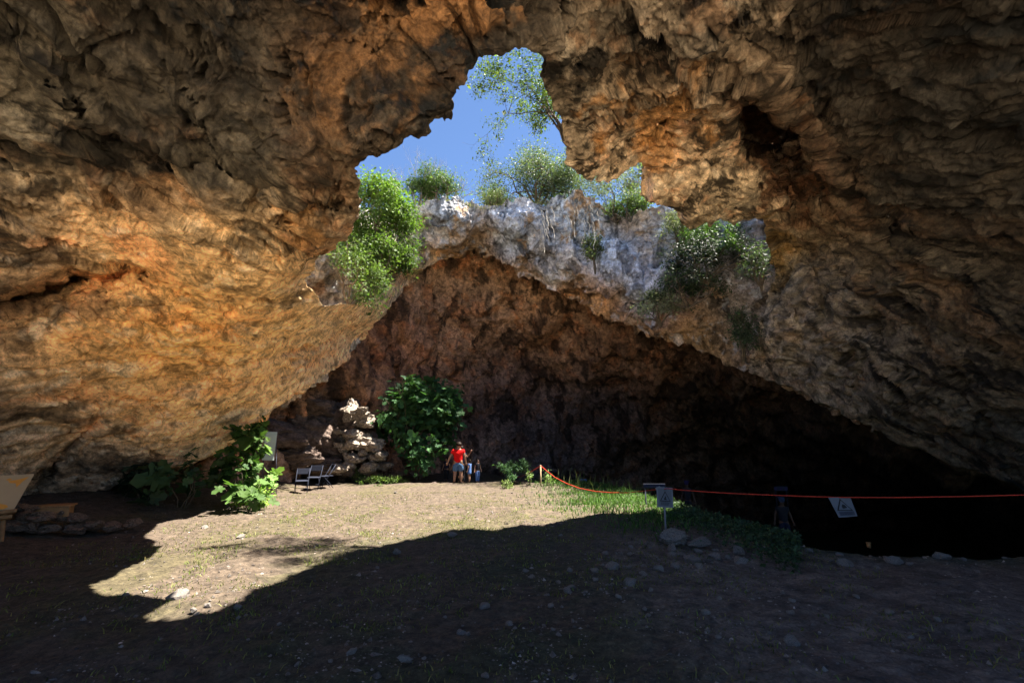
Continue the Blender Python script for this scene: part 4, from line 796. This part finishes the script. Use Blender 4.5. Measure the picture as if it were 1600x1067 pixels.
# folding chairs
M_CHAIR = plain('dark_blue_grey_steel', (.020, .023, .036), .9, var=.15)  # chair steel darkened: the shade missing on the chairs is in its colour
def chair(loc, rz, label):
    o = empty('folding_chair', loc, rz); tag(o, label, 'chair', 'folding chairs by the rocks')
    box('seat', M_CHAIR, o, (0, 0, .44), (.42, .40, .025), (.05, 0, 0), .01); box('backrest', M_CHAIR, o, (0, .23, .76), (.42, .02, .20), (-.15, 0, 0), .01)
    for s in (-1, 1):
        pole('front_leg', M_CHAIR, o, (s * .21, -.22, 0), (s * .21, .25, .86), .012); pole('rear_leg', M_CHAIR, o, (s * .19, .24, 0), (s * .19, -.16, .45), .012)
    pole('crossbar', M_CHAIR, o, (-.21, -.12, .19), (.21, -.12, .19), .009); return o
for x, y, t, rz, lab in [(470, 772, 16.3, .35, 'leftmost folding chair at the edge of the sunlit floor'), (489, 768, 17.0, .1, 'middle folding chair, partly behind the leftmost one'), (508, 765, 17.3, -.9, 'rightmost folding chair, turned sideways, before the dark boulders')]:
    b = P3(x, y, t); b[2] = gz(b[0], b[1])[0]; chair(tuple(b), rz, lab)
# slanted map panel and wooden box at the left
pc = [P3(-75, 747, 7.2), P3(54, 740, 7.9), P3(22, 795, 7.45), P3(-105, 806, 6.8)]
o = empty('map_panel', tuple(pc[3])); tag(o, 'slanted cream panel with faded orange patches on a wooden frame', 'panel')
loc = [q - pc[3] for q in pc]; nn = unit(np.cross(loc[1] - loc[0], loc[2] - loc[0])); nn = nn if nn[1] < 0 else -nn
def slab(name, m, quad, th, parent): V = [tuple(q) for q in quad] + [tuple(q - nn * th) for q in quad]; return mesh_obj(name, V, [(0, 1, 2, 3), (7, 6, 5, 4), (0, 4, 5, 1), (1, 5, 6, 2), (2, 6, 7, 3), (3, 7, 4, 0)], m, parent, smooth=False)
slab('panel_board', M_CREAM, loc, .03, o)
def onq(u, v): return (loc[3] * (1 - u) + loc[2] * u) * (1 - v) + (loc[0] * (1 - u) + loc[1] * u) * v
def patch(name, pts, k=1): V = [tuple(onq(u, v) + nn * (.004 * k)) for u, v in pts]; return mesh_obj(name, V, [tuple(range(len(V)))], M_ORANGE, o, smooth=False)
patch('map_patch', [(.70, .82), (.74, .76), (.82, .74), (.86, .62), (.90, .78), (.95, .92), (.88, .88), (.8, .84)]); patch('map_patch', [(.66, .86), (.70, .90), (.74, .88), (.72, .83)])
patch('map_patch', [(.62, .02), (.86, .02), (.90, .07), (.86, .13), (.78, .17), (.64, .17)], 2)
for k in range(2):
    a, c = onq(-.02, -.16 - .14 * k), onq(1.06 - .02 * k, -.10 - .15 * k); slab('frame_bar', M_DWOOD, [a + nn * .02, c + nn * .02, c + nn * .02 + [0, 0, .045], a + nn * .02 + [0, 0, .045]], .05, o)
for u in (.1, .9): a = onq(u, -.1); pole('leg', M_DWOOD, o, tuple(a - nn * .05), tuple(np.array([a[0], a[1] + .1, -pc[3][2] - .2])), .03)
b = P3(66, 798, 8.3); wb = empty('wooden_box', tuple(b), .55); tag(wb, 'low brown wooden box lying on the dry stone wall beside the cream panel', 'box')
box('body', M_DWOOD, wb, (0, 0, -.02), (.80, .34, .17)); box('lid', M_DWOOD, wb, (.01, 0, .085), (.84, .38, .028)); box('end_board', M_DWOOD, wb, (-.415, 0, -.02), (.022, .32, .16))

# ------------------------------------------------------------------ people
def cloth(name, rgb, v=.12): return plain(name, rgb, .85, var=v, sc=9, bump=.2)
M_SKIN_DIM = plain('shade_darkened_skin', (.085, .05, .035), .6, var=.06); M_SKIN = plain('skin', (.32, .18, .12), .5, var=.06); M_HAIR = plain('brown_hair', (.016, .009, .005), .6, var=.3, sc=60); M_RED = cloth('red_cotton', (.62, .008, .008), .05); M_DENIM = cloth('blue_denim', (.075, .14, .25), .2)  # visitors' skin is darkened to paint in the gloom of the cave
M_SKYB = cloth('pale_blue_cotton', (.10, .18, .40)); M_NAVY = cloth('dark_blue_cotton', (.014, .018, .04)); M_DARKC = cloth('dark_cotton', (.02, .02, .025)); M_SHOE = plain('dark_shoe', (.05, .03, .025), .5); M_PURP = cloth('purple_cotton', (.03, .02, .06)); M_DIMB = cloth('dimmed_blue_cotton', (.03, .045, .085)); M_ORH = plain('light_brown_hair', (.12, .05, .02), .6)  # visitors' cap and clothes dimmed: cave darkness is put into the cotton colours
def skin_mesh(name, chains, m, parent, sub=1, smooth=True, fx=1.0):
    me = bpy.data.meshes.new(name); V = []; Ed = []; Rr = []; idx = {}
    def vid(p, r):
        k = tuple(round(c, 4) for c in p)
        if k not in idx: idx[k] = len(V); V.append(p); Rr.append(r)
        return idx[k]
    for ch in chains:
        ids = [vid(p, r) for p, r in ch]; Ed += list(zip(ids[:-1], ids[1:]))
    me.from_pydata(V, Ed, []); o = bpy.data.objects.new(name, me); COL.objects.link(o)
    sk = o.modifiers.new('s', 'SKIN'); ly = me.skin_vertices[0].data if me.skin_vertices else None
    if ly is None:
        bpy.context.view_layer.objects.active = o; bpy.ops.mesh.customdata_skin_add(); ly = me.skin_vertices[0].data
    for i, r in enumerate(Rr): ly[i].radius = (r * fx, r * fx) if not isinstance(r, tuple) else (r[0] * fx, r[1] * fx)
    ly[0].use_root = True; su = o.modifiers.new('u', 'SUBSURF'); su.levels = sub; su.render_levels = sub
    dg = bpy.context.evaluated_depsgraph_get(); nm = bpy.data.meshes.new_from_object(o.evaluated_get(dg)); bpy.data.objects.remove(o)
    nm.polygons.foreach_set('use_smooth', [smooth] * len(nm.polygons)); nm.materials.clear(); nm.materials.append(m)
    n = bpy.data.objects.new(name, nm); COL.objects.link(n)
    if parent: n.parent = parent
    return n
def person(label, base, rz, H, top, bottom, hair, arms=((.06, .0), (.06, .0)), legs=((-.11, 0), (.11, 0)), group=None, long_top=False, cap=None, head_turn=0.0, raise_r=None, dress=False, longhair=False, skin=None):
    k = H / 1.78; o = empty('person', tuple(base), rz); tag(o, label, 'person', group)
    S_ = lambda *p: (p[0] * k, p[1] * k, p[2] * k)
    pel = (S_(0, 0, .95), .125 * k); wa = (S_(0, .0, 1.10), (.125 * k, .095 * k)); chst = (S_(0, .0, 1.30), (.16 * k, .105 * k)); nb = (S_(0, .0, 1.46), .075 * k); nk = (S_(0, .015, 1.52), .052 * k)
    hx = math.sin(head_turn) * .02; ch = [pel, wa, chst, nb, nk, (S_(hx, .02, 1.59), .066 * k), (S_(hx, .02, 1.67), .083 * k), (S_(hx, .01, 1.735), .066 * k)]
    chains = [ch, [(S_(hx, .02, 1.67), 0), (S_(hx + math.sin(head_turn) * .10, .02 + math.cos(head_turn) * .10, 1.645), .014 * k)]]
    sleeves = []; hands = []; legc = []
    for i, s in enumerate((-1, 1)):
        dx, dy = arms[i]; sh = S_(s * .175, 0, 1.42); el = S_(s * (.215 + dx), dy * .5 - .02, 1.15); wr = S_(s * (.235 + dx * 1.6), dy + .03, .90)
        if raise_r is not None and s == 1: el, wr = S_(*raise_r[0]), S_(*raise_r[1])
        d = np.array(wr) - np.array(el); d /= np.linalg.norm(d); pm = tuple(np.array(wr) + d * .055 * k)
        chains.append([(nb[0], 0), (sh, .055 * k), (el, .040 * k), (wr, .026 * k), (pm, (.036 * k, .016 * k))])
        sd = unit(np.cross(d, [0, 1., 0])) if abs(d[1]) < .9 else np.array([1., 0, 0])
        for f, ln in zip((-.027, -.009, .009, .027), (.065, .08, .078, .06)):
            a = np.array(pm) + sd * f * k + d * .025 * k; b2 = a + (d * .6 + np.array([0, .35, 0])) * ln * k * .6; c2 = b2 + (d * .5 + np.array([0, .6, 0])) * ln * k * .45
            chains.append([(pm, 0), (tuple(a), .009 * k), (tuple(b2), .0085 * k), (tuple(c2), .007 * k)])
        a = np.array(wr) + d * .02 * k - sd * s * -.03 * k; chains.append([(pm, 0), (tuple(a + np.array([0, .02, 0]) * k), .011 * k), (tuple(a + d * .05 * k + np.array([0, .04, 0]) * k - sd * s * -.015 * k), .009 * k)])
        m2 = tuple((np.array(sh) * .45 + np.array(el) * .55)); sleeves.append([(S_(0, 0, 1.40), 0), (sh, .078 * k), (m2, .060 * k)])
        lx, ly = legs[i]; hip = S_(s * .09, 0, .90); kn = S_(s * .09 * .5 + lx * .5, ly * .5 + .02, .49); an = S_(lx, ly, .09); to = S_(lx * 1.15, ly + .17, .035); he = S_(lx, ly - .035, .04)
        chains.append([(pel[0], 0), (hip, .098 * k), (kn, .062 * k), (S_(s * .045 * .3 + lx * .8, ly * .8 - .02, .32), .056 * k), (an, .036 * k), (to, (.04 * k, .022 * k))])
        legc.append((hip, kn, an, to, he, lx, ly))
    fix = {}                                                # first real radius given to a joint wins
    for c in chains:
        for p, r in c:
            if r: fix.setdefault(tuple(round(v, 4) for v in p), r)
    chains = [[(p, r or fix.get(tuple(round(v, 4) for v in p), .03)) for p, r in c] for c in chains]
    skin_mesh('body', chains, skin or M_SKIN, o, 2, fx=1.16)
    lo = .60 if dress else .84
    tors = [(S_(0, 0, lo), ((.20 if dress else .155) * k, (.16 if dress else .125) * k)), (S_(0, 0, 1.08), (.145 * k, .118 * k)), (S_(0, 0, 1.28), (.178 * k, .125 * k)), (S_(0, 0, 1.40), (.165 * k, .10 * k)), (S_(0, 0, 1.475), .070 * k)]
    skin_mesh('dress' if dress else 'shirt', [tors] + [[(c[0][0], .165 * k)] + c[1:] for c in sleeves], top, o, 2, fx=1.2)
    if not dress:
        sc = [(S_(0, 0, 1.0), (.15 * k, .12 * k)), (S_(0, 0, .90), (.15 * k, .125 * k))]; cs = [sc]
        full = bottom[1]
        for hip, kn, an, to, he, lx, ly in legc:
            q = tuple(np.array(hip) * .02 + np.array(kn) * .98); c = [(S_(0, 0, .90), .15 * k), (tuple(np.array(hip) * .85 + np.array(kn) * .15), .112 * k), (q, .094 * k)]
            if full: c += [(kn, .082 * k), (an, .062 * k)]
            cs.append(c)
        skin_mesh('trousers' if full else 'shorts', cs, bottom[0], o, 2, fx=1.2)
    for hip, kn, an, to, he, lx, ly in legc: skin_mesh('shoe', [[(he, .045 * k), (S_(lx * 1.05, ly + .06, .04), .048 * k), (to, (.046 * k, .030 * k)), (S_(lx * 1.2, ly + .20, .03), (.036 * k, .022 * k))]], M_SHOE, o, 2)
    hc = [[(S_(hx, -.03, 1.62), .085 * k), (S_(hx, -.015, 1.69), .112 * k), (S_(hx, .0, 1.755), .098 * k), (S_(hx, .05, 1.775), .06 * k)]]
    if longhair: hc = [[(S_(hx, -.06, 1.40), .06 * k)] + hc[0]]
    skin_mesh('hair', hc, hair, o, 2, fx=1.12)
    if cap: skin_mesh('cap', [[(S_(hx, .0, 1.73), .125 * k), (S_(hx, 0, 1.79), .075 * k)], [(S_(hx, .0, 1.73), .125 * k), (S_(hx, .13, 1.70), (.07 * k, .012 * k))]], cap, o, 2)
    return o
def stand(px, py, t): b = P3(px, py, t); b[2] = gz(b[0], b[1])[0]; return b
b = stand(715, 757, 19.4); H = P3(716, 691.5, 19.4)[2] - b[2]
man = person('man in a red t-shirt and denim shorts standing with his back to us', b, 0.05, H, M_RED, (M_DENIM, False), M_HAIR, arms=((.10, .0), (.03, .04)), legs=((-.13, 0), (.12, .06)), head_turn=.9); man.scale = (1.2, 1.15, 1.0)
b = stand(714, 755, 20.5); person('adult in dark clothes almost entirely hidden behind the man in red', b, 2.6, 1.55, M_DARKC, (M_DARKC, True), M_HAIR, raise_r=None)
b = stand(720, 755, 20.2); person('second adult in dark clothes behind the man in red, forearm raised beside his shoulder', b, .0, 1.6, M_NAVY, (M_DARKC, True), M_HAIR, raise_r=((.30, .0, 1.25), (.46, -.05, 1.52)))
b = stand(733, 756, 19.9); person('small child in a pale blue dress standing to the right of the man in red', b, 1.2, .98, M_SKYB, (M_SKYB, False), M_HAIR, dress=True, longhair=True, legs=((-.06, 0), (.06, 0)))
b = stand(746, 755, 20.1); person('small child in a dark top and blue trousers, rightmost of the family', b, -2.4, .98, M_DARKC, (M_SKYB, True), M_HAIR)
b = stand(697, 752, 21.0); person('child in dark blue half hidden in the shade left of the man in red', b, 2.8, 1.05, M_NAVY, (M_DARKC, True), M_HAIR)
for x, y, t, lab, tp, bt, hr, cp, rz in [(902, 737, 29, 'distant visitor with light brown hair deep in the cave beyond the grass', M_DARKC, M_NAVY, M_ORH, None, .5), (911, 741, 26.2, 'distant visitor in a blue top deep in the cave beyond the grass', M_SKYB, M_NAVY, M_HAIR, None, -.4),
        (1073, 753, 19.5, 'visitor in a purple cap just behind the warning sign on its stake', M_DARKC, M_DARKC, M_HAIR, M_PURP, 2.5), (1220, 779, 19.0, 'visitor in a pale blue cap and dark blue clothes below the rope in the dark', M_DARKC, M_NAVY, M_HAIR, M_DIMB, 2.9)]:
    h = P3(x, y, t); g0 = gz(h[0], h[1])[0]; hh = min(max(h[2] - g0, 1.5), 1.85); person(lab, (h[0], h[1], h[2] - hh), rz, hh, tp, (bt, True), hr, cap=cp, skin=M_SKIN_DIM)
# small panels in the dark
def small_board(px, py, t, w, h, label, m, n=3):
    b = P3(px, py, t); o = empty('sign_stand', (b[0], b[1], b[2] - 1.0)); tag(o, label, 'panel')
    bd = box('panel_board', M_CHAIR, o, (0, 0, 1.0), (w, .03, h), (.1, 0, 0))
    for k in range(n): box('printed_block', m, bd, (-w * .38 + w * .76 * k / max(n - 1, 1), -.017, 0), (w * .2, .004, h * .6), bev=0)
    for s in (-1, 1): pole('leg', M_CHAIR, o, (s * w * .4, .03, -.3), (s * w * .4, .03, .98), .018)
small_board(1022, 759, 12.8, .62, .12, 'low blue information panel standing beyond the grass, left of the warning sign', M_BLUE, 4)
small_board(1220, 763, 21, .62, .2, 'small pinkish panel in the dark above the rope', M_PURP, 3)
b = P3(1357, 850, 8.3); o = empty('bucket', tuple(b)); tag(o, 'small orange bucket at the dark edge of the floor right of the hanging sheet', 'bucket'); pole('pail', M_DWOOD, o, (0, 0, -.06), (0, 0, .02), .028, .034, 14); pole('rim', M_DWOOD, o, (0, 0, .018), (0, 0, .026), .038, .038, 14)
print('done', round(time.time() - T0, 1))
